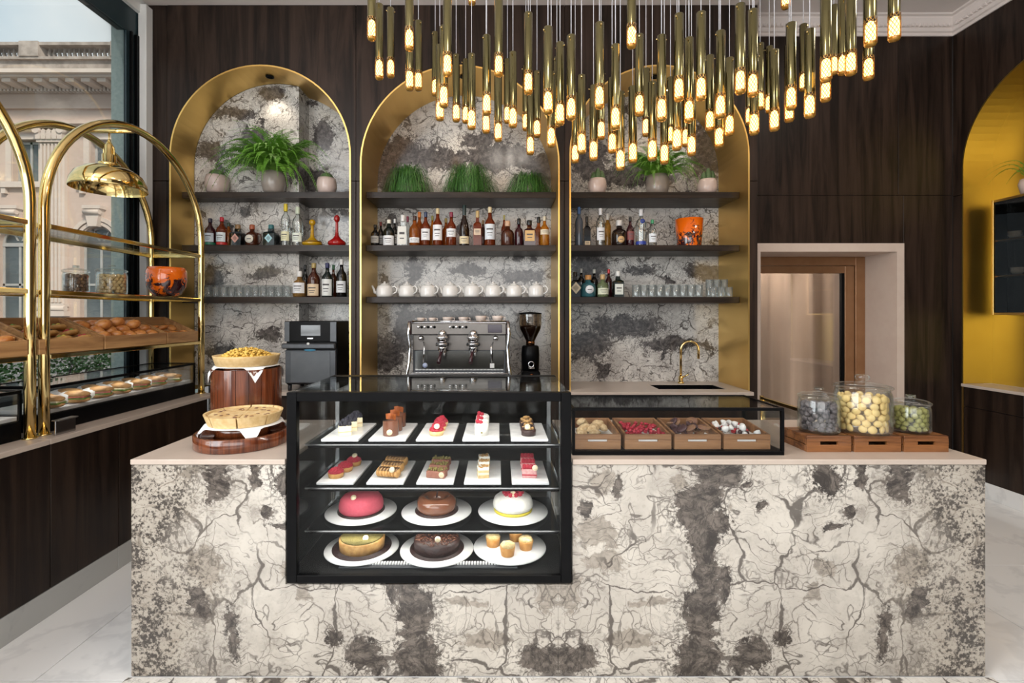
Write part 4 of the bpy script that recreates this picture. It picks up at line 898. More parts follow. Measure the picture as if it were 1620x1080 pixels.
for k, p in enumerate(spots(4, 0)):
    o = thing('nut_cake', '%s dark chocolate cake topped with caramelised nuts' % DEP[k], 'cake', p, 0, 'nut chocolate cakes')
    MB().lathe([(.033, 0), (.035, .024), (.033, .028), (0, .028)], 24).build('base', F_DARK, o)
    for q in ring(9, .022, .034)+ring(4, .009, .044):
        MB().ell((0, 0, 0), (.009, .007, .007), 7, 5, .15, rnd).build('nut', F_NUT if rnd.random() < .75 else F_DARK, o, q)
    if k == 0: badge(o, (-.006, -.024, .043), 1.0)
for k, p in enumerate(spots(0, 1)):
    o = thing('raspberry_tart', '%s round raspberry tartlet on the leftmost board of the second shelf' % DEP[k], 'tart', (p[0]-.02+.015*k, p[1], p[2]), 0, 'raspberry tartlets')
    MB().lathe([(.032, 0), (.037, .020), (.034, .021), (.0, .017)], 24).build('crust', F_CRUST, o)
    berries(o, ME_R, 'berry', ring(9, .026, .026)+ring(6, .015, .034)+[(0, 0, .038)])
    if k == 2: badge(o, (.006, -.008, .05), 0.6)
for k, p in enumerate(spots(1, 1)):
    o = thing('eclair', '%s ridged golden eclair drizzled with dark chocolate' % DEP[k], 'pastry', (p[0], p[1], p[2]), -0.22, 'drizzled eclairs')
    q = MB()
    for t in range(7): q.ell((-.045+t*.015, 0, .022), (.0125, .030, .022), 12, 8)
    q.build('pastry', F_CRUST, o)
    q = MB()
    for t in range(12): x = -.045+t*.0082; q.tube([(x, -.024, .034), (x+.006, 0, .0462), (x, .024, .034)], .0024, 5)
    q.build('drizzle', F_DARK, o)
    if k == 0: badge(o, (.028, -.024, .042), 1.1)
for k, p in enumerate(spots(2, 1)):
    o = thing('nougat_slice', '%s brown nut cake slice with a green crumb top' % DEP[k], 'cake', p, -0.2, 'green crumb slices')
    MB().box(-.045, .045, -.024, .024, 0, .032, .003).build('sponge', fm('brown_sponge', (0.30, 0.12, 0.075), (0.22, 0.08, 0.05), 140), o)
    q = MB()
    for t in range(40): q.ell((rnd.uniform(-.042, .042), rnd.uniform(-.021, .021), .034+rnd.uniform(0, .005)), rnd.uniform(.003, .006), 5, 4, .2, rnd)
    tag(q.build('crumb', F_GREEN, o), kind='stuff')
    if k == 0: badge(o, (.03, -.0252, .018), PI/2)
for k, p in enumerate(spots(3, 1)):
    o = thing('cream_slice', '%s layered cream slice with flaked topping' % DEP[k], 'cake', p, 0.15, 'layered cream slices')
    for t, (m_, z_) in enumerate(((F_PALE, 0), (F_CREAM, .014), (F_PALE, .026), (F_WHITE, .036))): MB().box(-.026, .026, -.024, .024, z_, z_+(.014, .012, .010, .012)[t], .002).build('layer', m_, o)
    q = MB()
    for t in range(16): q.ell((rnd.uniform(-.022, .022), rnd.uniform(-.02, .02), .05), (rnd.uniform(.004, .009), rnd.uniform(.004, .009), .003), 6, 4, .2, rnd)
    tag(q.build('flakes', F_NUT, o), kind='stuff')
for k, p in enumerate(spots(4, 1)):
    o = thing('raspberry_slice', '%s pink mousse slice topped with a row of raspberries' % DEP[k], 'cake', p, -0.06, 'raspberry mousse slices')
    MB().box(-.034, .034, -.022, .022, 0, .040, .003).build('mousse', fm('pink_mousse', (0.66, 0.38, 0.36), (0.55, 0.25, 0.25), 90), o)
    MB().box(-.0345, .0345, -.0225, .0225, .012, .018).build('jam_layer', F_RASP, o)
    berries(o, ME_R, 'berry', [(x, y, .047) for x in (-.024, -.008, .008, .024) for y in (-.010, .010)])
    if k == 0: badge(o, (.026, -.020, .048), 1.2)
# ------------------------------------------------------------------ round boards and whole cakes
def round_board(px, py, z, lab, r=.17, dark=False):
    X, Y = on(px, py, z+.016)
    o = thing('cake_board', lab, 'cake board', (X, Y, z), 0, 'round cake boards')
    MB().lathe([(0.0, .008), (r-.01, .008), (r, .012), (r-.002, .016), (0, .016)], 48, cap=False).build('plate', M_PLATE, o)
    MB().lathe([(r*.6, 0), (r*.6, .008)], 32).build('foot_ring', M_BLACK, o)
    return X, Y, z+.0162
p = round_board(571.7, 806, SC[2], 'round white board carrying the pink velvet cake')
o = thing('pink_cake', 'round smooth pink velvet dome cake', 'cake', p)
MB().lathe([(.112, 0), (.112, .003), (0, .003)], 40).build('card', F_DARK, o)
MB().lathe([(.096, .003), (.104, .012), (.106, .03), (.100, .055), (.085, .072), (.05, .078), (0, .079)], 40).build('cake_body', F_PINK, o); badge(o, (-.02, -.06, .082), .7)
p = round_board(691, 806, SC[2], 'round white board carrying the glossy chocolate ring cake')
o = thing('chocolate_ring_cake', 'glossy milk chocolate ring cake on the third shelf', 'cake', p)
MB().lathe([(.105, 0), (.105, .003), (0, .003)], 40).build('card', F_DARK, o)
MB().lathe([(.030, .003), (.088, .003), (.096, .02), (.094, .05), (.080, .068), (.060, .072), (.042, .064), (.032, .045), (.030, .003)], 40, cap=False).build('cake_body', F_GLAZE, o)
MB().tube([(.0, 0, .06), (.004, 0, .10), (.012, .006, .11)], .004, 6).build('decoration', F_DARK, o)
p = round_board(811.5, 806, SC[2], 'round white board carrying the white raspberry cake')
o = thing('white_dome_cake', 'round white cream cake crowned with raspberries on a lemon base', 'cake', p)
MB().lathe([(.092, 0), (.094, .008), (.09, .012), (0, .012)], 40).build('base', F_LEM, o)
q = MB().lathe([(.088, .012), (.096, .022), (.097, .040), (.090, .060), (.070, .075), (0, .078)], 40); q.build('cake_body', F_WHITE, o)
for t in range(3): MB().torus((0, 0, .030+t*.014), .0965-.0025*t*t, .002, 40, 5).build('piped_line', F_WHITE, o)
berries(o, ME_R, 'berry', ring(10, .042, .086)+ring(5, .028, .088), 1.2); badge(o, (0, -.04, .092), 1.2)
fz0 = iz(920)+.028
p = round_board(573, 864, fz0, 'round white board carrying the golden crumb cake')
o = thing('crumb_cake', 'golden cake with a pistachio crumb top at the bottom left of the case', 'cake', p)
MB().lathe([(.135, 0), (.135, .003), (0, .003)], 40).build('card', F_DARK, o)
MB().lathe([(.102, .003), (.104, .045), (.098, .05), (0, .05)], 40).build('cake_body', F_CRUST, o)
MB().lathe([(.097, .0505), (.094, .056), (0, .057)], 40).build('crumb_top', F_GREEN, o); badge(o, (.03, -.05, .062), .9)
p = round_board(691.5, 866, fz0, 'round white board carrying the dark chocolate cake')
o = thing('dark_chocolate_cake', 'dark chocolate cake covered in shavings at the bottom of the case', 'cake', p)
MB().lathe([(.125, 0), (.125, .003), (0, .003)], 40).build('card', F_DARK, o)
MB().lathe([(.104, .003), (.106, .042), (.10, .05), (0, .051)], 40).build('cake_body', F_DARK, o)
q = MB()
for t in range(260):
    a_ = rnd.uniform(0, 2*PI); r_ = .098*math.sqrt(rnd.random()); d = Vector((rnd.uniform(-1, 1), rnd.uniform(-1, 1), .2))*.008
    q.tube([(r_*math.cos(a_)-d.x, r_*math.sin(a_)-d.y, .052), (r_*math.cos(a_)+d.x, r_*math.sin(a_)+d.y, .054+d.z)], .0016, 4)
tag(q.build('shavings', F_CHOC, o), kind='stuff'); badge(o, (.01, -.055, .064), 1.1)
p = round_board(806.5, 863, fz0, 'round white board carrying four muffins')
for k, (mx, my) in enumerate(((803, 877), (832, 867), (780, 862), (816, 853))):
    X, Y = on(mx, my, p[2]); lab = ('front muffin', 'right muffin', 'left muffin', 'rearmost muffin, half hidden,')[k]
    o = thing('muffin', lab+' of four with a crumbly cream top', 'muffin', (X, Y, p[2]), 0, 'muffins')
    MB().lathe([(.029, 0), (.034, .034), (.035, .040), (.0, .042)], 20).build('cup', F_MUF, o)
    MB().ell((0, 0, .042), (.034, .034, .016), 16, 8, .09, rnd).build('crown', F_MUFT, o)
# ------------------------------------------------------------------ wooden boxes with sweets (inside the low case) and under the jars
def make_box(w, d, hf, hb, name, lab, loc, m, grp, slot=True, tilt=0.0):
    o = thing(name, lab, 'wooden box', loc, 0, grp); o.rotation_euler = (-tilt, 0, 0); t = .009; zl, zh = hf*.50, hf*.66; s = w*.21
    MB().box(-w/2, w/2, 0, t, 0, zl, .001).box(-w/2, w/2, 0, t, zh, hf, .001).box(-w/2, -s, 0, t, zl, zh).box(s, w/2, 0, t, zl, zh).build('front_board', m, o)
    MB().box(-w/2, w/2, d-t, d, 0, hb, .001).build('back_board', m, o)
    for x in (-w/2, w/2-t): MB().prism([(t, 0), (d-t, 0), (d-t, hb), (t, hf)], x, x+t, 'x').build('side_board', m, o)
    MB().box(-w/2+t, w/2-t, t, d-t, 0, .008).build('bottom_board', m, o)
    return o
bxp = [(945.5, 'cracked pale biscuits'), (1025.5, 'red sugared sweets'), (1104, 'dried fruit slices'), (1182, 'red and white meringues')]
bw, bd_, bh = .205, .235, .066; y0 = 2.085
cx4 = [PX(a_, y0) for a_, _ in bxp]; boxes = []
for k in range(4):
    lab = 'wooden box of %s inside the low glass case' % bxp[k][1]
    o = make_box(bw, bd_, bh, bh+.022, 'wooden_box', lab, (cx4[k], y0, CH+bt+.001), M_ACA2, 'boxes in the low case'); boxes.append(o)
    MB().box(-bw/2+.0095, bw/2-.0095, .0095, bd_-.0095, .0085, .040).build('inner_liner', M_PAPER, o)
def fill(k, me_list, n, name, lab, cat, grp, r, z0=.041, lay=.018, sc=(0.9, 1.1), jitter=.5):
    for i in range(n):
        b_ = boxes[k].location; x = rnd.uniform(-bw/2+.014+r, bw/2-.014-r); y = rnd.uniform(.014+r, bd_-.016-r)
        s = rnd.uniform(*sc); z = z0+r*.6+(i/n)*lay
        q = inst(rnd.choice(me_list), name, None, (b_.x+x, b_.y+y, b_.z+z), (rnd.uniform(-jitter, jitter), rnd.uniform(-jitter, jitter), rnd.uniform(0, 6)), (s, s, s)); tag(q, lab, cat, grp)
mb_ = [MB().ell((0, 0, 0), (.026, .026, .016), 14, 8, .06, random.Random(s)).mesh('biscuit', fm('crackled_biscuit%d' % s, (0.66, 0.50, 0.30), (0.42, 0.27, 0.13), 70, .8, .6)) for s in (1, 2)]
fill(0, mb_, 14, 'crackle_biscuit', 'round crackled pale biscuit in the leftmost box of the low case', 'biscuit', 'crackled biscuits', .026, lay=.03)
mr_ = [MB().ell((0, 0, 0), (.009, .008, .007), 7, 5, .18, random.Random(s)).mesh('red_sweet', F_RASP) for s in (3, 4)]
fill(1, mr_, 130, 'red_sweet', 'small red sugared sweet in the second box of the low case', 'sweet', 'red sugared sweets', .009, lay=.03)
mf_ = [MB().lathe([(0, -.004), (.024, -.004), (.026, 0), (.024, .004), (0, .004)], 16, cap=False).mesh('slice', F_FIG), MB().lathe([(0, -.004), (.022, -.004), (.025, 0), (.022, .005), (0, .003)], 14, cap=False).mesh('slice_dark', F_FIGR)]
fill(2, mf_, 26, 'dried_fruit_slice', 'round dried fruit slice in the third box of the low case', 'dried fruit', 'dried fruit slices', .025, lay=.03, jitter=.9)
mw_ = [MB().lathe([(0, -.008), (.014, -.008), (.015, 0), (.010, .010), (.004, .016), (0, .019)], 10, cap=False).mesh('meringue', F_MERI)]
fill(3, mw_, 26, 'meringue', 'small white meringue kiss in the rightmost box of the low case', 'meringue', 'white meringues', .014, lay=.035, jitter=1.2)
mq_ = [MB().ell((0, 0, 0), (.012, .010, .009), 7, 5, .2, random.Random(9)).mesh('red_candy', F_REDM), MB().ell((0, 0, 0), (.012, .011, .009), 7, 5, .2, random.Random(8)).mesh('dark_candy', F_DARK)]
fill(3, mq_[:1], 24, 'red_candy', 'small red candy among the meringues in the rightmost box', 'sweet', 'red candies', .011, lay=.025)
fill(3, mq_[1:], 10, 'dark_candy', 'small dark candy among the meringues in the rightmost box', 'sweet', 'dark candies', .011, lay=.02)
# crates upside down under the jars
zc = CH+.001; crs = []
for k, (a_, b_, lab) in enumerate(((1276.6, 1347, 'upturned wooden crate under the jar of dusted nuts'), (1352, 1426, 'upturned wooden crate under the biggest biscuit jar'), (1431, 1501, 'upturned wooden crate under the small jar of green almonds'))):
    y0 = 2.108; xa, xb = PX(a_, y0), PX(b_, y0); w_ = xb-xa; d_ = .172; h_ = .072; t = .01
    o = thing('wooden_crate', lab, 'crate', ((xa+xb)/2, y0, CH), 0, 'jar crates')
    zl, zh, s = h_*.44, h_*.66, w_*.20
    MB().box(-w_/2, w_/2, 0, t, 0, zl, .001).box(-w_/2, w_/2, 0, t, zh, h_-.0105, .001).box(-w_/2, -s, 0, t, zl, zh).box(s, w_/2, 0, t, zl, zh).build('front_board', M_ACA, o)
    MB().box(-w_/2, w_/2, d_-t, d_, 0, h_-.0105, .001).build('back_board', M_ACA, o)
    for x in (-w_/2, w_/2-t):
        for za, zb in ((0, h_*.42), (h_*.46, h_-.0105)): MB().box(x, x+t, t+.0005, d_-t-.0005, za, zb, .001).build('side_slat', M_ACA, o)
    for q in range(4): MB().box(-w_/2, w_/2, q*d_/4+.001, (q+1)*d_/4-.001, h_-.01, h_, .001).build('top_slat', M_ACA, o)
    crs.append(o)
# ------------------------------------------------------------------ glass jars
def make_jar(name, lab, loc, r, h, grp, lid=True):
    o = thing(name, lab, 'jar', loc, 0, grp); hb = h*.76; t = .0035
    MB().lathe([(r*.90, 0), (r*.97, .006), (r, .018), (r, hb*.86), (r*.95, hb*.94), (r*.93, hb), (r*.93-t, hb), (r*.95-t, hb*.94), (r-t, hb*.86), (r-t, .02), (r*.94-t, .009), (0, .008), (0, 0), (r*.9, 0)], 40, cap=False).build('body', M_JAR, o)
    l = MB().lathe([(0, hb+.001), (r*.99, hb+.001), (r*1.03, hb+.006), (r*1.02, hb+.012), (r*.85, hb+.020), (r*.35, hb+.028), (r*.2, hb+.03), (0, hb+.03)], 36, cap=False).build('lid', M_JAR, o)
    MB().lathe([(r*.16, hb+.030), (r*.14, hb+.035), (r*.26, hb+.044), (r*.27, h-.008), (r*.2, h), (0, h)], 16, cap=False).build('knob', M_JAR, l)
    return o
def pack(loc, r, z0, z1, me, pr, name, lab, cat, grp, n_ring=None, flat=.8, full=False, radial=False):
    z = z0+pr*flat; k = 0
    while z < z1:
        top = z+pr*1.5*flat >= z1
        rads = [r-pr*1.03]
        if top or full: rads += [max(0, r-pr*3.0)]+([0.0] if r > pr*4.2 else [])
        for R_ in rads:
            n = max(1, int(2*PI*R_/(pr*1.95))) if R_ > .5*pr else 1
            for i in range(n):
                a_ = 2*PI*(i+.5*(k % 2))/n+rnd.uniform(-.1, .1)
                q = inst(me[rnd.randrange(len(me))], name, None, (loc[0]+R_*math.cos(a_), loc[1]+R_*math.sin(a_), loc[2]+z+rnd.uniform(-.15, .15)*pr), (PI/2+rnd.uniform(-.55, .55), 0, a_+PI/2+rnd.uniform(-.6, .6)) if radial and not (top and R_ < r-2*pr) else (rnd.uniform(-1.2, 1.2)*(.4 if radial else 1), rnd.uniform(-1.2, 1.2)*(.4 if radial else 1), rnd.uniform(0, 6)), (rnd.uniform(.9, 1.03),)*3); tag(q, lab, cat, grp)
        z += pr*1.62*flat; k += 1
jx = lambda px: PX(px, 2.19)
zj_ = CH+.072
jars = [('jar of dark sugar-dusted nuts on the leftmost crate', 1295, .085, .205), ('biggest glass jar, full of round golden biscuits', 1365, .112, .262), ('small glass jar of green almonds on the rightmost crate', 1440.5, .074, .165)]
L1 = (jx(1295), 2.19, zj_); make_jar('glass_jar', jars[0][0], L1, .085, .205, 'jars on crates')
pack(L1, .078, .010, .135, [MB().ell((0, 0, 0), (.0155, .0135, .0135), 10, 7, .1, random.Random(s)).mesh('dusted_nut', F_SUGAR) for s in (1, 2)], .0155, 'dusted_nut', 'sugar-dusted dark nut inside the jar on the leftmost crate', 'nut', 'dusted nuts')
L2 = (jx(1365), 2.194, zj_); make_jar('glass_jar', jars[1][0], L2, .112, .262, 'jars on crates')
pack(L2, .105, .010, .178, [MB().ell((0, 0, 0), (.0185, .0185, .010), 14, 7, .02, random.Random(s)).mesh('biscuit_button', F_BISC) for s in (1, 2)], .0185, 'button_biscuit', 'round golden button biscuit inside the biggest glass jar', 'biscuit', 'button biscuits', flat=.86, radial=True)
L3 = (jx(1440.5), 2.19, zj_); make_jar('glass_jar', jars[2][0], L3, .074, .165, 'jars on crates')
pack(L3, .067, .010, .10, [MB().ell((0, 0, 0), (.015, .014, .0125), 10, 7, .05, random.Random(s)).mesh('green_almond', F_OLIVE) for s in (1, 2)], .015, 'green_almond', 'green coated almond inside the small glass jar', 'almond', 'green almonds')
# ------------------------------------------------------------------ tarts on wooden stands (left of the case)
def napkin(par, r, z, drops, seed):
    rr = random.Random(seed); n = 64; V = [(0, 0, z)]; Fs = []
    for i in range(n):
        a_ = 2*PI*i/n; sq = 1/max(abs(math.cos(a_+.5)), abs(math.sin(a_+.5)))
        V.append((r*math.cos(a_), r*math.sin(a_), z))
    for i in range(n):
        a_ = 2*PI*i/n; sq = min(1.42, 1/max(abs(math.cos(a_+drops)), abs(math.sin(a_+drops)))); e = r*(.86+.62*(sq-1)/.42)
        if e < r*1.02: e = r*1.02
        e = r*1.01+(e-r*1.01)*max(0.0, min(1.0, (abs(math.cos(a_))-.35)/.3)); V.append((min(e, r*1.16)*math.cos(a_), min(e, r*1.16)*math.sin(a_), z-max(0, e-r)*1.25))
    for i in range(n): j = (i+1) % n; Fs += [(0, 1+i, 1+j), (1+i, 1+n+i, 1+n+j, 1+j)]
    return MB().add(V, Fs, True).build('napkin', M_PAPER, par, recalc=False)
Xa, Ya = on(390, 667, CH); Ya = 2.585; Xa = PX(391, Ya); rd = .172; hd_ = .325
o = thing('wooden_drum', 'tall round red-brown wooden drum stand under the crumble tart', 'stand', (Xa, Ya, CH), 0, 'round wooden stands')
for s in range(18):
    a0, a1 = 2*PI*s/18+.006, 2*PI*(s+1)/18-.006; V = []
    for (R_, z_) in ((rd, 0), (rd, hd_), (rd-.022, hd_), (rd-.022, 0)):
        for t in range(4): aa = a0+(a1-a0)*t/3; V.append((R_*math.cos(aa), R_*math.sin(aa), z_))
    Fs = []
    for e in range(4):
        for t in range(3): Fs.append((e*4+t, e*4+t+1, ((e+1) % 4)*4+t+1, ((e+1) % 4)*4+t))
    Fs += [(0, 4, 8, 12), (3, 7, 11, 15)]
    MB().add(V, Fs).build('stave', M_DRUM, o)
MB().lathe([(rd-.0215, .01), (rd-.0215, hd_-.03), (0, hd_-.03)], 40).build('inner_top', M_DRUM, o)
MB().lathe([(.115, hd_-.029), (.118, hd_+.012), (0, hd_+.012)], 36).build('pedestal', M_DRUM, o)
tz = CH+hd_+.0125
o = thing('crumble_tart', 'tall-crusted tart heaped with yellow crumble on the wooden drum', 'tart', (Xa, Ya, tz))
napkin(o, .158, .001, .12, 1)
MB().lathe([(.150, .003), (.164, .050), (.166, .056), (.158, .056), (.150, .046), (0, .046)], 48).build('crust', F_PALE, o)
F_CRUM = fm('yellow_crumble', (0.80, 0.56, 0.13), (0.66, 0.38, 0.06), 60)
q = MB()
for i in range(420):
    R_ = .118*math.sqrt(rnd.random()); a_ = rnd.uniform(0, 2*PI); zz = .05+.045*max(0, 1-(R_/.125)**2)*rnd.uniform(.5, 1.05)
    q.ell((R_*math.cos(a_), R_*math.sin(a_), zz), (rnd.uniform(.004, .011), rnd.uniform(.004, .009), rnd.uniform(.003, .007)), 5, 4, .25, rnd)
tag(q.build('crumble', F_CRUM, o), kind='stuff')
MB().lathe([(.150, .0465), (.12, .054), (0, .06)], 40).build('filling', F_CRUM, o)
Yb = 2.27; Xb = PX(385, Yb); rs = .206; hs = .062
o = thing('wooden_stand', 'low round red-brown wooden stand under the sliced tart', 'stand', (Xb, Yb, CH), 0, 'round wooden stands')
MB().lathe([(rs-.004, 0), (rs, .004), (rs, hs-.003), (rs-.004, hs), (rs-.02, hs), (rs-.024, hs-.02), (0, hs-.022)], 56).build('ring_base', M_DRUM, o)
MB().lathe([(.12, hs-.021), (.125, hs+.035), (0, hs+.035)], 40).build('pedestal', M_DRUM, o)
o = thing('sliced_tart', 'pale baked tart cut into slices on a white napkin', 'tart', (Xb+.005, Yb, CH+hs+.0355))
napkin(o, .168, .001, .22, 2)
F_TOP = fm('baked_custard', (0.84, 0.66, 0.36), (0.60, 0.36, 0.13), 26, .5, .2)
for s in range(8):
    a0, a1 = 2*PI*s/8+.02+.3, 2*PI*(s+1)/8-.02+.3; n = 8
    def wedge(prof):
        V = []; Fs = []; m_ = len(prof)
        for t in range(n+1):
            aa = a0+(a1-a0)*t/n; V += [(R_*math.cos(aa), R_*math.sin(aa), z_) for R_, z_ in prof]
        for t in range(n):
            for e in range(m_): Fs.append((t*m_+e, t*m_+(e+1) % m_, (t+1)*m_+(e+1) % m_, (t+1)*m_+e))
        Fs += [list(range(m_)), [n*m_+e for e in range(m_)]]
        return MB().add(V, Fs)
    w_ = wedge([(.006, .003), (.152, .003), (.170, .052), (.160, .052), (.150, .038), (.006, .036)]).build('slice', F_PALE, o)
    wedge([(.008, .0365), (.150, .0385), (.150, .045), (.008, .044)]).build('filling', F_TOP, w_)
    for t in range(3):
        aa = rnd.uniform(a0+.1, a1-.1); R_ = rnd.uniform(.06, .13); MB().ell((R_*math.cos(aa), R_*math.sin(aa), .046), (.009, .007, .002), 7, 4, .2, rnd).build('browned_piece', F_FIG, w_)
# ------------------------------------------------------------------ rack shelves: jars, bowl, trays
zz = SH[1]
Xj, Dj = PX(121, 2.93), 2.93
Xj = -2.60
L4 = (Xj, 2.92, zz); make_jar('glass_jar', 'glass jar of brown truffles on the brass rack shelf', L4, .066, .165, 'jars on the rack')
pack(L4, .06, .010, .105, [MB().ell((0, 0, 0), .0155, 9, 7, .08, random.Random(2)).mesh('truffle', F_TRUF)], .0155, 'truffle', 'round brown truffle inside the left rack jar', 'truffle', 'truffles')
L5 = (Xj, 3.19, zz); make_jar('glass_jar', 'glass jar of pale hazelnuts on the brass rack shelf', L5, .086, .20, 'jars on the rack')
pack(L5, .08, .010, .135, [MB().ell((0, 0, 0), .0155, 9, 7, .05, random.Random(3)).mesh('hazelnut', F_HAZ)], .0155, 'hazelnut', 'pale hazelnut inside the right rack jar', 'nut', 'hazelnuts')
M_ORANGE = NT('orange_glass'); t = M_ORANGE
M_ORANGE = t.done(t.pr(t.mix(t.mr(t.noise(t.coord(), 14, 4), .52, .60), (0.75, 0.13, 0.008), (0.80, 0.17, 0.01)), 0.08, 0, coat=.5))
def splash(name):
    t = NT(name); p_ = t.coord(); n_ = t.noise(p_, 16, 5, .7, 1.2); sp = t.n('ShaderNodeSeparateXYZ'); t.put(sp.inputs[0], p_)
    lo = t.mr(sp.outputs[2], .06, .21, .10, -.10); f_ = t.mr(t.ma('ADD', n_, lo), .545, .585)
    c_ = t.mix(f_, (0.78, 0.14, 0.006), (0.035, 0.008, 0.01)); return t.done(t.pr(c_, .07, 0, coat=.5))
M_SPL = splash('splashed_orange_glaze')
o = thing('orange_bowl', 'glossy orange bowl splashed with dark brown on the brass rack shelf', 'bowl', (-2.44, 3.49, zz), .4)
MB().lathe([(.065, 0), (.095, .02), (.122, .075), (.13, .13), (.126, .185), (.118, .212), (.112, .212), (.118, .18), (.12, .13), (.11, .075), (.085, .03), (0, .02)], 44).build('bowl', M_SPL, o)
TZ = SH[0]
def make_tray(y0, y1, lab, x0_=-2.365, dep=.27):
    o = thing('wooden_tray', lab, 'tray', (x0_, (y0+y1)/2, TZ), 0, 'pastry trays'); w_ = (y1-y0)/2-.004; t = .012; hf, hb = .078, .19
    MB().box(-t, 0, -w_, w_, 0, hf, .0015).build('front_board', M_TRAY, o)
    MB().box(-dep, -dep+t, -w_, w_, 0, hb, .0015).build('back_board', M_TRAY, o)
    for y in (-w_, w_-t): MB().prism([(-t, 0), (-dep+t, 0), (-dep+t, hb), (-t, hf)], y, y+t, 'y').build('side_board', M_TRAY, o)
    MB().prism([(-t, .03), (-dep+t, .13), (-dep+t, .138), (-t, .038)], -w_+t, w_-t, 'y').build('sloped_floor', M_TRAY, o)
    return o
tA = make_tray(2.44, 2.845, 'wooden tray of fruit pastries on the brass rack'); tB = make_tray(2.85, 3.385, 'wooden tray of glossy buns on the brass rack'); tC = make_tray(3.39, 3.74, 'wooden tray of flat pastries at the far end of the brass rack'); tD = make_tray(1.92, 2.39, 'wooden tray cut off by the left picture edge')
floor_z = lambda dx: TZ+.038+.1*(dx-.012)/.246
me_bun = [MB().ell((0, 0, .018), (.048, .043, .034), 16, 9, .03, random.Random(s)).mesh('bun', F_BUN) for s in (1, 2, 3)]
k = 0
for row in range(3):
    for col in range(5):
        dx = .058+row*.075; y = 2.91+col*.10+(row % 2)*.03
        if y > 3.34: y = 3.335
        o = inst(me_bun[(row+col) % 3], 'glossy_bun', None, (-2.365-dx, y, floor_z(dx)), (rnd.uniform(-.2, .2), -.35+rnd.uniform(-.2, .2), rnd.uniform(0, 6)), (rnd.uniform(.9, 1.1),)*3)
        tag(o, 'glossy brown bun, %s from the left in the %s row of its tray' % (ordw(col+1), ('front', 'middle', 'back')[row]), 'bun', 'glossy buns')
for q in ((.12, 2.99), (.15, 3.13), (.11, 3.22)):
    o = inst(me_bun[0], 'glossy_bun', None, (-2.365-q[0], q[1], floor_z(q[0])+.045), (0, -.3, 1), (1, 1, 1)); tag(o, 'glossy brown bun lying on top of the others, %s' % ('leftmost', 'middle', 'rightmost')[int((q[1]-2.9)*8)], 'bun', 'glossy buns')
for i in range(9):
    dx = .05+(i % 3)*.075; y = 2.50+(i//3)*.13
    o = thing('fruit_danish', 'fruit pastry, %s of three in the %s row of the fruit tray' % (('first', 'second', 'third')[i//3], ('front', 'middle', 'back')[i % 3]), 'pastry', (-2.365-dx, y, floor_z(dx)), 0, 'fruit pastries'); o.rotation_euler = (0, -.35, rnd.uniform(-.4, .4))
    MB().lathe([(.036, .002), (.045, .012), (.04, .026), (.028, .022), (0, .02)], 18).build('pastry', F_CRUST, o)
    for t in range(5): MB().ell((.016*math.cos(t*1.26), .016*math.sin(t*1.26), .030), (.012, .010, .009), 8, 6).build('fruit', (F_REDM, F_REDM, F_LETT, F_LEM, F_BLACKB)[(t+i) % 5], o)
for i in range(6):
    dx = .06+(i % 2)*.10; y = 3.46+(i//2)*.10
    o = inst(me_bun[i % 3], 'flat_pastry', None, (-2.365-dx, y, floor_z(dx)), (0, -.35, rnd.uniform(0, 6)), (1, .8, .55)); tag(o, 'flat baked pastry, %s of three in the %s row of the far tray' % (ordw(i//2+1), ('front', 'back')[i % 2]), 'pastry', 'flat pastries')
for i in range(2):
    o = inst(me_bun[1], 'pale_roll', None, (-2.365-.07-.09*i, 2.33, floor_z(.07+.09*i)), (0, -.35, 1), (1.1, 1, .8)); tag(o, ('front', 'back')[i]+' roll in the tray at the left picture edge', 'roll', 'edge rolls')
# sandwiches
for i in range(14):
    y = 2.60+i*.080; x = -2.46-(i % 2)*.12; dz = .119
    o = thing('sandwich', 'filled baguette sandwich, %s from the near end of the cold case' % ordw(i+1), 'sandwich', (x, y, LCH+dz), rnd.uniform(-.5, .5)+.3, 'sandwiches')
    MB().ell((0, 0, .018), (.075, .036, .018), 14, 8, .03, rnd).build('bottom_bread', F_BREAD, o)
    MB().box(-.064, .064, -.036, .036, .022, .030, .003).build('lettuce', F_LETT, o)
    MB().box(-.060, .060, -.034, .034, .030, .040, .003).build('filling', F_HAM if i % 3 else F_CREAM, o)
    MB().ell((0, 0, .050), (.076, .037, .022), 14, 8, .03, rnd).build('top_bread', F_BREAD, o)
    MB().lathe([(.030, -.03), (.041, .0), (.041, .03)], 14, cap=False, M=Matrix.Translation((-.045, 0, .034)) @ Matrix.Rotation(PI/2, 4, 'Y') @ Matrix.Diagonal((.85, 1, 1, 1))).build('paper_wrap', M_PAPER, o, recalc=False)
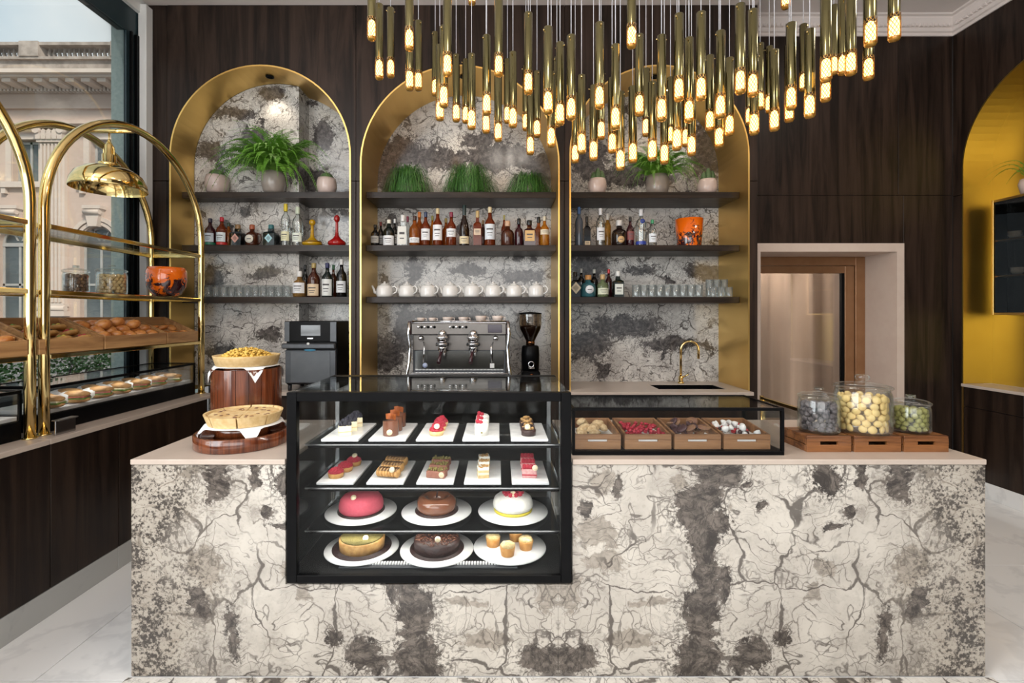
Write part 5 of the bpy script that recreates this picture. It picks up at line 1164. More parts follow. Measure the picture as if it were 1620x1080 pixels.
# ------------------------------------------------------------------ bottles
_mc = {}
def cm(kind, c, **kw):
    k = (kind, tuple(c))
    if k not in _mc:
        nm = '%s_%d' % (kind, len(_mc))
        if kind == 'liq': _mc[k] = liquid(nm, c, .42 if c[0] > .2 else .75)
        elif kind == 'cap': _mc[k] = pm(nm, c, None, 20, .35)
        elif kind == 'clear': _mc[k] = pane(nm, (0.93, 0.955, 0.95), .09, .95, .02)
        else: _mc[k] = pm(nm, c, tuple(x*.93 for x in c), 14, .6)
    return _mc[k]
PROF = {'round': ([(.92, 0), (1, .02), (1, .53), (.9, .61), (.5, .70), (.34, .76), (.32, .88)], .36, .85), 'tall': ([(.95, 0), (1, .02), (1, .62), (.8, .70), (.42, .76), (.36, .85)], .40, .82),
        'squat': ([(.88, 0), (1, .05), (1, .48), (.85, .60), (.40, .67), (.34, .80)], .40, .78), 'square': ([(1, 0), (1, .02), (1, .56), (.9, .62), (.42, .68), (.36, .82)], .42, .80),
        'champagne': ([(.95, 0), (1, .02), (1, .40), (.82, .54), (.47, .68), (.34, .78), (.30, .9)], .36, .70)}
M_PRINT = pm('label_print', (0.10, 0.09, 0.09), None, 30, .6)
def bottle(lab, px, wp, hp, kind, col, cap, label, zs_, row=0, lz=(.14, .46), shape='band', band=None, grp='bottles', name='bottle', Y=None, extra=None):
    Y = Y or (4.045, 4.15)[row]; k = Y/F; r = wp*k/2; h = hp*k; X = PX(px, Y)
    o = thing(name, lab, 'bottle', (X, Y, zs_), 0, grp); pf, cr, cz = PROF[kind]
    sq = kind == 'square'; n = 4 if sq else 20; pr_ = [(a*r*(1.36 if sq else 1), b*h) for a, b in pf]
    a0 = PI/4 if sq else 0
    m = cm('clear', (1, 1, 1)) if col is None else cm('liq', col)
    MB().lathe(pr_, n, a0=a0, a1=a0+2*PI, smooth=not sq).build('glass_body', m, o)
    MB().lathe([(cr*r*.98, cz*h), (cr*r*1.05, cz*h+.004), (cr*r*1.05, h*.985), (cr*r*.9, h), (0, h)], 14).build('cap', cm('cap', cap), o)
    if label is not None:
        z0, z1 = lz[0]*h, lz[1]*h
        if shape == 'diamond':
            c = (z0+z1)/2; q = (z1-z0)/2; yy = -r*(.965+.0) if sq else -r
            l = MB().prism([(-q*.85, c), (0, c-q), (q*.85, c), (0, c+q)], yy*1.0-.0035, yy-.0005).build('label', cm('lab', label), o)
            MB().prism([(-q*.5, c), (0, c-q*.55), (q*.5, c), (0, c+q*.55)], yy-.0042, yy-.0036).build('label_print', cm('lab', tuple(x*.55 for x in label)), l)
        elif shape == 'oval':
            c = (z0+z1)/2; q = (z1-z0)/2
            l = MB().lathe([(0, 0), (q, 0), (q, .002), (0, .002)], 20, cap=False, M=Matrix.Translation((0, -r*1.0-.001, c)) @ Matrix.Rotation(PI/2, 4, 'X')).build('label', cm('lab', label), o)
            MB().box(-q*.5, q*.5, -r-.0045, -r-.0031, c-q*.12, c+q*.12).build('label_print', M_PRINT, l)
        elif sq:
            l = MB().box(-r*.8, r*.8, -r*.965-.0025, -r*.965-.0005, z0, z1).build('label', cm('lab', label), o)
            MB().box(-r*.5, r*.5, -r*.965-.0035, -r*.965-.0026, z0+(z1-z0)*.55, z0+(z1-z0)*.68).box(-r*.4, r*.4, -r*.965-.0035, -r*.965-.0026, z0+(z1-z0)*.3, z0+(z1-z0)*.36).build('label_print', M_PRINT, l)
        else:
            rr = r*1.012; A = 1.15
            l = MB().lathe([(rr, z0), (rr, z1)], 10, cap=False, a0=-PI/2-A, a1=-PI/2+A).build('label', cm('lab', label), o)
            p_ = MB()
            for (u, w_, s) in ((.62, .10, .55), (.40, .05, .45), (.25, .04, .35)): p_.lathe([(rr*1.006, z0+(z1-z0)*u), (rr*1.006, z0+(z1-z0)*(u+w_))], 6, cap=False, a0=-PI/2-A*s, a1=-PI/2+A*s)
            p_.build('label_print', M_PRINT, l)
    if band is not None: MB().lathe([(r*1.014, .04*h), (r*1.014, .125*h)], 20, cap=False).build('base_band', cm('cap', band), o)
    if extra: extra(o, r, h)
    return o
Z1, Z2, Z3 = SZ
AMB = (0.42, 0.13, 0.015); AMR = (0.28, 0.055, 0.012); BRN = (0.085, 0.022, 0.010); BLK = (0.008, 0.008, 0.009); DRD = (0.05, 0.008, 0.012); YAM = (0.55, 0.25, 0.02)
WL = (0.80, 0.80, 0.80); CRM = (0.74, 0.62, 0.40)
B = bottle; gl = 'bottles on the left niche shelves'; gm = 'bottles on the middle niche shelf'; gr = 'bottles on the right niche shelves'
B('dark red bottle with pale label and green base band, left niche', 332.6, 15.5, 44, 'round', DRD, (.02, .02, .05), (.62, .68, .74), Z2, band=(.02, .22, .13), grp=gl)
B('red-capped amber bottle with white label and red base band', 351, 16, 46, 'round', AMR, (.55, .02, .04), (.70, .76, .78), Z2, band=(.6, .03, .03), grp=gl)
B('plain amber bottle half hidden behind the red-capped one', 361.5, 12, 38, 'round', AMB, (.03, .05, .03), None, Z2, grp=gl, Y=4.085)
B('black square bottle with a pink diamond label', 376.5, 18, 34, 'square', BLK, (.30, .17, .07), (.62, .33, .26), Z2, shape='diamond', lz=(.13, .55), grp=gl)
def hdl(o, r, h): MB().tube([(r*.5, 0, h*.62), (r*1.35, 0, h*.55), (r*1.5, 0, h*.35), (r*1.2, 0, h*.15), (r*.9, 0, h*.12)], .007, 8).build('handle', cm('liq', BRN), o)
B('squat dark brown jug bottle with handle and round white label', 399, 19, 34, 'squat', BRN, (.40, .10, .04), (.74, .70, .60), Z2, shape='oval', lz=(.12, .50), extra=hdl, grp=gl)
B('black square bottle with a pale blue diamond label', 429, 18.5, 34, 'square', (.004, .012, .014), (.03, .16, .17), (.42, .66, .72), Z2, shape='diamond', lz=(.13, .55), grp=gl)
B('tall clear bottle with a yellow cap', 452, 14, 67, 'tall', None, (.70, .52, .03), (.74, .70, .45), Z2, lz=(.12, .34), grp=gl)
B('tall clear bottle with a pale green cap', 471, 16, 62, 'tall', None, (.60, .66, .50), (.74, .78, .68), Z2, lz=(.10, .33), grp=gl)
def decanter(lab, px, w_, h_, c, twist):
    Y = 4.06; k = Y/F; r = w_*k/2; h = h_*k; m = liquid('decanter_glass_'+('yellow' if twist else 'red'), c, .75)
    o = thing('decanter', lab, 'decanter', (PX(px, Y), Y, Z2), 0, 'coloured decanters')
    MB().lathe([(r*.8, 0), (r, h*.08), (r*.96, h*.15), (r*.5, h*.24), (r*.22, h*.34), (r*.16, h*.5), (r*.15, h*.78), (r*.2, h*.8)], 28).build('glass_body', m, o)
    MB().ell((0, 0, h*.88), (r*.33, r*.33, h*.12), 14, 10).build('stopper', m, o)
    if twist: MB().tube([(r*.98*math.cos(t*.35), r*.98*math.sin(t*.35), h*(.10+.004*t)) for t in range(19)], .004, 6).build('trail', cm('cap', (.16, .07, .01)), o)
decanter('yellow glass decanter with a round stopper', 494, 31, 43, (.62, .36, .01), True); decanter('red glass decanter with a round stopper', 533, 28, 50, (.45, .012, .012), False)
B('pale amber bottle with a big white label beside the tumblers', 474, 20, 41, 'squat', (.40, .24, .08), (.80, .78, .74), WL, Z3, lz=(.15, .55), grp=gl)
B('slim black bottle behind the white-labelled one', 483, 11, 52, 'round', BLK, BLK, None, Z3, 1, grp=gl)
B('amber-brown bottle with gold cap and cream label', 496.5, 19, 54, 'round', BRN, (.45, .33, .12), (.72, .55, .36), Z3, lz=(.04, .38), grp=gl)
B('dark green bottle with navy cap and white label', 518, 17, 54, 'round', (.012, .02, .016), (.02, .025, .10), (.76, .76, .72), Z3, lz=(.04, .52), grp=gl)
B('dark bottle with green cap behind its neighbour', 527.5, 12, 52, 'round', BRN, (.03, .12, .05), None, Z3, 1, grp=gl)
B('black bottle with white neck nearest the gold lining', 540.5, 16, 60, 'round', BLK, (.74, .72, .68), (.76, .76, .76), Z3, lz=(.12, .42), grp=gl)
for a in ((593.5, 13.5, 34, 'round', BLK, BLK, (.42, .40, .36), 0, 'leftmost short black bottle with grey label', {}), (602.5, 10, 41, 'round', BLK, (.20, .02, .02), (.5, .5, .5), 1, 'black bottle with dark red cap, back row', {}),
          (615.5, 18, 42, 'round', (.008, .014, .012), (.78, .74, .62), WL, 0, 'dark green bottle with cream cap and low white label', dict(lz=(.02, .38))), (624.5, 10, 46, 'round', BLK, (.80, .80, .80), WL, 1, 'black bottle with a white cap, back row', {}),
          (637.5, 16.5, 49, 'square', None, (.80, .78, .74), (.74, .72, .66), 0, 'clear square bottle with white cap and tall pale label', dict(lz=(.04, .62))), (645, 9, 50, 'tall', None, (.22, .02, .05), None, 1, 'clear bottle with crimson cap, back row', {}),
          (656, 17, 48, 'round', AMB, (.05, .02, .015), WL, 0, 'amber bottle with a low white label', dict(lz=(.10, .27))), (663.5, 14, 57, 'round', AMB, (.62, .17, .02), None, 1, 'amber bottle with an orange cap, back row', {}),
          (673.5, 14.5, 54, 'round', AMR, (.02, .04, .10), WL, 0, 'red-amber bottle with navy cap and slanted white label', dict(lz=(.17, .50))), (684, 10, 51, 'round', YAM, (.30, .27, .06), None, 1, 'yellow-amber bottle with olive cap, back row', {}),
          (692.5, 15.5, 60, 'round', AMR, (.62, .50, .28), WL, 0, 'tall red-amber bottle with cream cap and white label', dict(lz=(.15, .55))), (705.5, 12, 47, 'round', AMB, (.40, .30, .08), None, 1, 'amber bottle with gold cap, back row', {}),
          (714, 15.5, 54, 'round', AMR, (.24, .02, .05), WL, 0, 'red-amber bottle with crimson cap and white label', dict(lz=(.26, .50))), (734.5, 16, 65, 'champagne', (.02, .008, .005), (.012, .03, .03), CRM, 0, 'tall dark bottle with long black neck foil and cream label', dict(lz=(.05, .23))),
          (755.5, 13.5, 56, 'square', AMR, (.55, .38, .16), (.66, .50, .36), 0, 'square red-brown bottle with gold cap and tan label', dict(lz=(.30, .48))), (764, 10, 44, 'round', BRN, (.3, .2, .1), None, 1, 'brown bottle with tan cap, back row', {}),
          (775, 17, 62, 'round', AMR, (.70, .58, .36), (.74, .78, .82), 0, 'tall red-amber bottle with cream cap and large pale blue label', dict(lz=(.16, .55))), (797.5, 9.5, 52, 'round', AMR, (.38, .33, .10), None, 1, 'slim amber bottle with olive-gold cap, back row', {}),
          (803, 21, 40, 'squat', BRN, (.62, .38, .24), None, 0, 'squat ribbed brown bottle with copper stopper', {}), (821, 13.5, 44, 'squat', DRD, BLK, None, 0, 'dark red bottle with a black cap', {}),
          (837.5, 18.5, 41, 'square', (.06, .01, .008), BLK, (.68, .42, .17), 0, 'square dark red bottle with a tan label', dict(lz=(.17, .58))), (852, 12.5, 49, 'square', AMB, BLK, None, 1, 'square amber bottle with black cap, back row', {}),
          (861.5, 14.5, 47, 'round', YAM, (.70, .62, .46), (.76, .66, .50), 0, 'rightmost yellow-amber bottle with pale cap and cream label', dict(lz=(.38, .55)))):
    B(a[8]+' on the middle niche shelf', a[0], a[1], a[2], a[3], a[4], a[5], a[6], Z2, a[7], grp=gm, **a[9])
B('tall smoky bottle with a blue cap, far left of the right niche', 916, 12.5, 62, 'tall', (.10, .13, .17), (.04, .12, .30), None, Z2, grp=gr)
B('black square bottle with a small tan label low down', 928.5, 10.5, 47, 'square', BLK, BLK, (.55, .42, .26), Z2, lz=(.03, .16), grp=gr)
B('clear bottle with silver cap and white label', 950, 13.5, 60, 'tall', None, (.72, .72, .74), (.74, .74, .76), Z2, lz=(.15, .48), grp=gr)
B('pale amber slim bottle with a white cap', 961, 11, 54, 'tall', (.45, .26, .05), (.76, .74, .70), None, Z2, 1, grp=gr)
B('squat black bottle with an oval tan label', 979.5, 23, 41, 'squat', (.02, .01, .008), (.66, .64, .62), (.66, .42, .20), Z2, shape='oval', lz=(.10, .36), grp=gr)
B('dark red-black bottle with a black cap', 997, 12.5, 46, 'round', DRD, BLK, (.22, .06, .06), Z2, lz=(.2, .5), row=0, grp=gr)
B('tall clear bottle with blue disc and blue base', 1014, 16, 58, 'tall', None, (.72, .74, .78), (.03, .06, .30), Z2, shape='oval', lz=(.60, .72), band=(.03, .06, .35), grp=gr)
B('clear bottle with green cap and white label', 1032, 13, 42, 'round', None, (.05, .30, .14), (.76, .80, .84), Z2, lz=(.14, .46), grp=gr)
B('black bottle with a tan diamond label at the far left', 910, 15, 40, 'square', BLK, BLK, (.60, .52, .38), Z3, shape='diamond', lz=(.12, .60), grp=gr)
B('black bottle with grey cap, back row of the lowest right shelf', 919.5, 12, 46, 'round', BLK, (.45, .46, .45), None, Z3, 1, grp=gr)
B('round teal bottle with orange stopper and white oval label', 930.5, 24, 35, 'squat', (.05, .17, .20), (.58, .28, .09), (.78, .80, .82), Z3, shape='oval', lz=(.15, .52), grp=gr)
B('dark bottle with a pale cap behind the teal bottle', 940, 13, 45, 'round', BLK, (.56, .58, .54), None, Z3, 1, grp=gr)
B('pale green squat bottle with a cork stopper', 953.5, 18, 36, 'squat', (.30, .36, .20), (.58, .38, .17), (.66, .68, .52), Z3, lz=(.12, .40), grp=gr)
B('dark red bottle with a red cap behind the green bottle', 963, 11, 45, 'round', DRD, (.55, .03, .03), None, Z3, 1, grp=gr)
B('black-green square bottle with white cap and white label', 977.5, 16, 41, 'square', (.008, .016, .012), (.78, .78, .75), (.66, .68, .62), Z3, lz=(.10, .50), grp=gr)
Y = 4.07; o = thing('orange_vase', 'tapered glossy orange vase with dark splashes on the right niche shelf', 'vase', (PX(1090, Y), Y, Z2), 1.2)
k = Y/F; MB().lathe([(18*k, 0), (18.3*k, .004), (21.5*k, 43*k), (20.3*k, 43*k), (17.2*k, .01), (0, .01)], 36).build('vase_body', M_SPL, o)
# ------------------------------------------------------------------ tumblers
def tumbler_mesh(r, h): return MB().lathe([(r*.86, 0), (r*.9, .004), (r, h), (r-.002, h), (r*.9-.002, .012), (0, .010), (0, 0), (r*.86, 0)], 20, cap=False).mesh('tumbler_glass', M_TUMB)
tm = [tumbler_mesh(.031, .085), tumbler_mesh(.034, .105), tumbler_mesh(.030, .155)]
def glasses(x0, x1, step, z, which, rows, lab, grp):
    n = 0
    for rI, Y in enumerate(rows):
        x = x0
        k_ = 1
        while x <= x1:
            o = inst(tm[which], 'tumbler', None, (PX(x, Y), Y, z)); tag(o, lab % (ordw(k_), ('front', 'back')[rI]), 'glass', grp); x += step; k_ += 1
glasses(316, 462, 12.6, Z3, 0, (4.02,), 'clear glass tumbler, %s from the left in the %s row of the left niche', 'left niche tumblers')
glasses(318, 462, 13.4, Z3, 1, (4.092,), 'taller clear tumbler behind, %s from the left, not the %s row, left niche', 'left niche tumblers')
glasses(1006, 1112, 12.4, Z3, 1, (4.03, 4.12), 'clear glass tumbler, %s from the left in the %s row of the right niche', 'right niche tumblers')
glasses(1122, 1150, 11.8, Z3, 2, (4.09, 4.17), 'tall clear highball glass, %s from the left in the %s row of the right niche', 'right niche highballs')
glasses(1128, 1158, 12.5, Z3, 0, (4.015,), 'short clear tumbler before the highballs, %s from the left, %s row', 'right niche tumblers')
for o in [q for q in bpy.data.objects if q.get('label', '').startswith('taller clear tumbler')]: o['label'] = o['label'].replace(', not the front row, left niche', ' in the back row of the left niche')
# ------------------------------------------------------------------ teapots
def make_teapot():
    o = thing('teapot', 'white teapot', 'teapot', (0, 0, 0), 0, 'white teapots'); r = .064; o.scale = (1.1, 1.1, 1.12)
    MB().lathe([(r*.78, 0), (r*.95, .004), (r*1.0, .02), (r*.98, .06), (r*.86, .085), (r*.5, .094), (0, .095)], 28).build('body', M_PORC, o)
    l = MB().lathe([(r*.52, .0945), (r*.48, .101), (r*.2, .106), (0, .107)], 24).build('lid', M_PORC, o)
    MB().ell((0, 0, .113), (.010, .010, .008), 10, 8).build('knob', M_PORC, l)
    MB().tube([(-.052, 0, .03), (-.078, 0, .040), (-.085, 0, .065), (-.098, 0, .088)], [.017, .013, .009, .007], 10).build('spout', M_PORC, o)
    MB().tube([(.050, 0, .075), (.078, 0, .085), (.096, 0, .065), (.090, 0, .040), (.058, 0, .022)], .006, 8).build('handle', M_PORC, o)
    return o
tpx = [608.5, 644, 677.5, 712.5, 747, 780, 813.5, 848.5]; tp0 = make_teapot()
for i, px in enumerate(tpx):
    lab = 'white porcelain teapot, %s from the left of eight' % ordw(i+1)
    if i == 0: tp0.location = (PX(px, 4.05), 4.05, Z3); tp0['label'] = lab; tp0.rotation_euler = (0, 0, 0.0)
    else: dup(tp0, (PX(px, 4.05), 4.05, Z3), -0.45-.04*(i % 3), lab)
# ------------------------------------------------------------------ espresso machine
MY = 3.80; em = thing('espresso_machine', 'two-group chrome and grey espresso machine under the middle arch', 'espresso machine', (PX(726.5, MY), MY, CH))
ez = lambda py: PZ(py, MY)-CH; exx = lambda px: PX(px, MY)-PX(726.5, MY)
M_MGR = pm('warm_grey_panel', (0.16, 0.145, 0.135), (0.13, 0.12, 0.11), 6, .3, .6)
M_MIR = pm('polished_steel_panel', (0.34, 0.34, 0.33), (0.26, 0.26, 0.25), 5, .14, 1.0)
M_MAROON = pm('dark_maroon_plastic', (0.035, 0.006, 0.012), None, 10, .25)
xa, xb = exx(652), exx(801)
MB().box(xa, xb, .03, .50, .07, ez(511), .006).build('body', M_DGREY, em)
MB().box(xa, xb, -.045, .03, ez(529), ez(511), .006).build('control_panel', M_MGR, em)
MB().box(xa+.02, xb-.02, .018, .0295, ez(586), ez(555), .002).build('splash_panel', M_MIR, em)
MB().box(xa+.005, xb-.005, .016, .0295, ez(554), ez(530), .002).build('upper_panel', M_MGR, em)
MB().box(xa-.01, xb+.01, -.10, .03, ez(597), ez(588), .004).build('drip_tray', M_STEEL, em)
q = MB()
for i in range(26): q.box(xa+.01+i*.028, xa+.01+i*.028+.018, -.095, .02, ez(588), ez(588)+.003)
tag(q.build('drip_grid', M_CHROME, em), kind='stuff')
MB().box(xa, xb, -.08, .03, .05, ez(598), .004).build('tray_body', M_MGR, em)
for sx, s in ((xa, -1), (xb, 1)):
    x = sx+s*.012
    MB().tube([(x, -.05, ez(510)), (x+s*.008, -.06, ez(528)), (x-s*.004, -.045, ez(548)), (x+s*.002, -.06, ez(572)), (x+s*.014, -.085, ez(590)), (x+s*.014, -.07, .03)], .014, 10).build('side_rail', M_CHROME, em)
    MB().box(min(x-.012, x+.012), max(x-.012, x+.012), -.055, .5, ez(529), ez(508), .004).build('end_cap', M_MAROON, em)
    for y in (-.03, .44): MB().lathe([(.022, 0), (.018, .05)], 12, (sx-s*.05, y, 0)).build('foot', M_CHROME, em)
MB().box(xa, xb, .02, .50, ez(511)+.001, ez(511)+.006, .001).build('cup_tray', M_STEEL, em)
MB().tube([(xa, 0.0, ez(508)), (xb, 0.0, ez(508))], .005, 8).build('cup_rail', M_CHROME, em)
for cx_ in (676, 725.5):
    for i in range(6):
        MB().lathe([(.011, 0), (.011, .005), (.008, .008), (0, .008)], 12, M=Matrix.Translation((exx(cx_-12.5+i*5), -.046, ez(517))) @ Matrix.Rotation(PI/2, 4, 'X')).build('button', M_BLACK if i % 2 else M_CHROME, em)
MB().box(exx(772), exx(794), -.052, -.046, ez(525.5), ez(513), .002).build('display', pm('violet_screen', (0.035, 0.02, 0.04), None, 5, .1), em)
for gx in (701, 749):
    g0 = exx(gx)
    g = MB().lathe([(.030, .06), (.042, .05), (.044, .01), (.038, .0), (0, 0)], 24, (g0, -.05, ez(540))).build('group_head', M_CHROME, em)
    MB().tube([(g0, .02, ez(533)), (g0, -.02, ez(526)), (g0, -.05, ez(527)), (g0, -.05, ez(532))], .034, 14).build('group_neck', M_CHROME, g)
    MB().ell((g0, -.075, ez(533)), (.050, .03, .018), 18, 8).build('group_cap', M_CHROME, g)
    MB().lathe([(.052, .0), (.055, .012), (.052, .024), (0, .024)], 24, (g0, -.05, ez(546))).build('collar', M_STEEL, g)
    p_ = MB().lathe([(.034, 0), (.036, .03), (.038, .045), (0, .045)], 22, (g0, -.05, ez(556))).build('portafilter', M_CHROME, em)
    MB().tube([(g0, -.08, ez(553)), (g0-.006, -.12, ez(558)), (g0-.012, -.19, ez(570))], [.011, .012, .016], 10).build('portafilter_handle', M_MAROON, p_)
    MB().tube([(g0-.015, -.05, ez(556)), (g0-.016, -.055, ez(562))], .008, 8).build('drip_spout', M_CHROME, p_)
    MB().tube([(g0+.015, -.05, ez(556)), (g0+.016, -.055, ez(562))], .008, 8).build('drip_spout', M_CHROME, p_)
for wx_, s in ((666, 1), (784, -1)):
    k_ = MB().lathe([(.020, 0), (.022, .02), (.016, .035), (0, .035)], 16, M=Matrix.Translation((exx(wx_), .014, ez(535))) @ Matrix.Rotation(PI/2, 4, 'X')).build('steam_knob', M_CHROME, em)
    MB().tube([(exx(wx_)+s*.02, -.01, ez(541)), (exx(wx_)+s*.035, -.05, ez(548)), (exx(wx_)+s*.03, -.07, ez(572))], .005, 8).build('steam_wand', M_CHROME, k_)
MB().lathe([(0, 0), (.020, 0), (.020, .003), (0, .003)], 20, cap=False, M=Matrix.Translation((exx(672), .0175, ez(578))) @ Matrix.Rotation(PI/2, 4, 'X')).build('round_badge', pm('badge_white_blue', (.62, .68, .78), (.30, .36, .60), 60, .4), em)
MB().box(exx(775), exx(782), .013, .0175, ez(582), ez(575)).build('square_badge', M_WHITE, em)
MB().box(exx(777), exx(780), .013, .0175, ez(571), ez(558)).build('thermometer', M_BLACK, em)
M_CUP = pm('blush_porcelain', (0.72, 0.60, 0.53), (0.68, 0.56, 0.49), 8, .25)
for i, (px, wp, hp) in enumerate(((666, 16, 7), (684, 15, 7), (708, 20, 8), (733, 20, 8), (760.5, 22, 10), (787, 22, 10))):
    Yc = 3.93; k = Yc/F; r = wp*k*.40; h = hp*k
    o = thing('coffee_cup', 'blush white cup on top of the espresso machine, %s from the left' % ordw(i+1), 'cup', (PX(px, Yc), Yc, CH+ez(511)+.0062), 0, 'cups on the espresso machine')
    MB().lathe([(r*.62, 0), (r*.7, .003), (r*.95, h*.6), (r, h), (r-.003, h), (r*.9, h*.55), (r*.6, .008), (0, .007)], 22).build('cup_body', M_CUP, o)
    MB().tube([(r*.9, 0, h*.85), (r*1.35, 0, h*.8), (r*1.35, 0, h*.35), (r*.8, 0, h*.25)], .004, 7).build('handle', M_CUP, o)
# grinder
gd = thing('coffee_grinder', 'black coffee grinder with a bean hopper beside the espresso machine', 'coffee grinder', (PX(839, 3.95), 3.95, CH))
gz = lambda py: PZ(py, 3.95)-CH
MB().box(-.075, .075, -.10, .12, 0, gz(585), .012).build('body', M_BLACK, gd)
MB().lathe([(.072, gz(585)), (.075, gz(560)), (.070, gz(548)), (.06, gz(546)), (0, gz(546))], 28).build('grinding_head', M_BLACK, gd)
MB().lathe([(.035, gz(546)), (.037, gz(541)), (.037, gz(540))], 20).build('copper_ring', pm('copper', (.55, .25, .12), None, 6, .2, 1.0), gd)
h_ = MB().lathe([(.033, gz(540)), (.085, gz(520)), (.092, gz(513)), (.092, gz(497))], 28, cap=False).build('hopper', pane('smoky_hopper', (.45, .38, .32), .08, .8), gd, recalc=False)
MB().lathe([(.03, gz(539.5)), (.080, gz(520)), (.085, gz(516)), (0, gz(514))], 24).build('beans', fm('coffee_beans', (.055, .022, .010), (.02, .009, .005), 90, .4, .8), h_)
MB().lathe([(.094, gz(497)), (.096, gz(495)), (0, gz(493))], 28).build('hopper_lid', M_BLACK, gd)
MB().tube([(-.02, -.10, gz(578)), (-.02, -.15, gz(579)), (.02, -.15, gz(579)), (.02, -.10, gz(578))], .006, 8).build('fork', M_STEEL, gd)
MB().torus((0, 0, 0), .022, .0035, 20, 6, M=Matrix.Translation((0, -.102, gz(574))) @ Matrix.Rotation(PI/2, 4, 'X')).build('badge', M_CHROME, gd)
MB().lathe([(.018, 0), (.014, .04), (.0, .042)], 14, (0, -.13, gz(596))).build('dosing_cup', pm('copper_cup', (.55, .20, .08), None, 6, .25, 1.0), gd)
# milk jug
o = thing('milk_jug', 'small steel milk jug left of the espresso machine', 'jug', (PX(629, 3.85), 3.85, CH), 0)
MB().lathe([(.045, 0), (.050, .01), (.050, .05), (.040, .085), (.042, .11), (.039, .11), (.037, .085), (0, .05)], 24).build('jug_body', M_CHROME, o)
MB().tube([(.04, 0, .095), (.08, 0, .09), (.08, 0, .03), (.048, 0, .02)], .005, 8).build('handle', M_CHROME, o)
# oven
OY = 3.80; ov = thing('speed_oven', 'dark grey countertop oven with screen and bar handle', 'oven', (PX(491.5, OY), OY, CH))
oz = lambda py: PZ(py, OY)-CH; ox = lambda px: PX(px, OY)-PX(491.5, OY)
MB().box(ox(451), ox(533), .02, .30, .05, oz(508), .006).build('body', M_BLACK, ov)
MB().box(ox(451), ox(533), -.01, .0195, oz(540), oz(508), .004).build('control_panel', M_BLACK, ov)
MB().box(ox(451), ox(459), -.013, -.0105, oz(540), oz(509), .001).build('side_trim', M_DGREY, ov); MB().box(ox(523), ox(533), -.013, -.0105, oz(540), oz(509), .001).build('side_trim', M_DGREY, ov)
s_ = MB().box(ox(477), ox(508), -.014, -.0105, oz(531), oz(514), .001).build('screen', pm('oven_screen', (.11, .12, .13), (.09, .10, .11), 4, .08), ov)
MB().box(ox(487), ox(496), -.0125, -.0105, oz(536), oz(534), .0003).build('logo_mark', M_STEEL, ov)
MB().box(ox(449), ox(533), -.05, -.012, oz(551), oz(542.5), .008).build('handle', M_DGREY, ov)
d_ = MB().box(ox(452), ox(532), -.012, .0195, oz(606), oz(553), .006).build('door', M_DGREY, ov)
MB().box(ox(461), ox(523), -.015, -.0125, oz(604), oz(556), .003).build('door_panel', pm('slate_door_panel', (.10, .108, .118), (.085, .092, .10), 8, .4, .3), d_)
MB().ell((ox(491.5), -.016, oz(553.2)), (.05, .003, .010), 18, 6).build('blue_badge', pm('blue_badge', (.05, .30, .50), None, 5, .3), d_)
MB().ell((ox(491.5), -.052, oz(543)), (.012, .004, .010), 12, 6).build('status_light', M_WHITE, ov)
for x in (ox(456), ox(528)):
    for y in (.03, .27): MB().lathe([(.015, 0), (.015, .05)], 12, (x, y, 0)).build('foot', M_BLACKM, ov)
# ------------------------------------------------------------------ plants
M_FERN = pm('fern_green', (0.10, 0.27, 0.022), (0.20, 0.44, 0.05), 14, .5); M_GRASS = pm('grass_green', (0.012, 0.055, 0.008), (0.07, 0.22, 0.03), 70, .5)
M_POT = pm('glazed_taupe_pot', (0.36, 0.31, 0.27), (0.31, 0.265, 0.23), 6, .2, coat=.3); M_POTP = pm('glazed_blush_pot', (0.58, 0.46, 0.41), (0.54, 0.42, 0.37), 6, .2, coat=.3)
M_SOIL = pm('soil', (0.03, 0.02, 0.012), None, 60, .9); M_CACT = pm('cactus_green', (0.09, 0.15, 0.055), (0.05, 0.10, 0.035), 50, .6, bump=.4)
def frond_mesh(L, rise, droop, seed):
    rr = random.Random(seed); q = MB(); n = 18; P_ = []
    for i in range(n+1):
        t = i/n; P_.append(Vector((L*(t*.92), .02*math.sin(t*3+seed), rise*math.sin(t*PI*.62)-droop*t*t*t)))
    q.tube(P_, [.0022*(1-.7*i/n) for i in range(n+1)], 4, cap=False)
    for i in range(1, n*2):
        t = i/(2*n); j = min(int(t*n), n-1); p = P_[j].lerp(P_[j+1], t*n-j); d = (P_[j+1]-P_[j]).normalized()
        w_ = .036*math.sin(PI*min(1, t*1.02+.10))*L/.36+.004
        for s in (-1, 1):
            e = Vector((d.x*.25, s*1.0, d.z*.25-.15+rr.uniform(-.15, .15))).normalized(); o_ = d*.0042
            a = p+e*w_*.5; q.add([p-o_*.5, a-o_, p+e*w_, a+o_, p+o_*.5], [(0, 1, 2, 3, 4)])
    return q.mesh('frond', M_FERN, False)
FR = [frond_mesh(.36, .20, .16, 1), frond_mesh(.42, .16, .19, 2), frond_mesh(.30, .22, .10, 3), frond_mesh(.38, .12, .20, 4)]
def pot_mesh(o, r, h, m):
    MB().lathe([(r*.62, 0), (r*.85, h*.12), (r, h*.45), (r*.97, h*.8), (r*.88, h), (r*.80, h), (r*.85, h*.8), (0, h*.78)], 28).build('pot', m, o)
    MB().lathe([(r*.84, h*.80), (0, h*.84)], 20, cap=False).build('soil', M_SOIL, o)
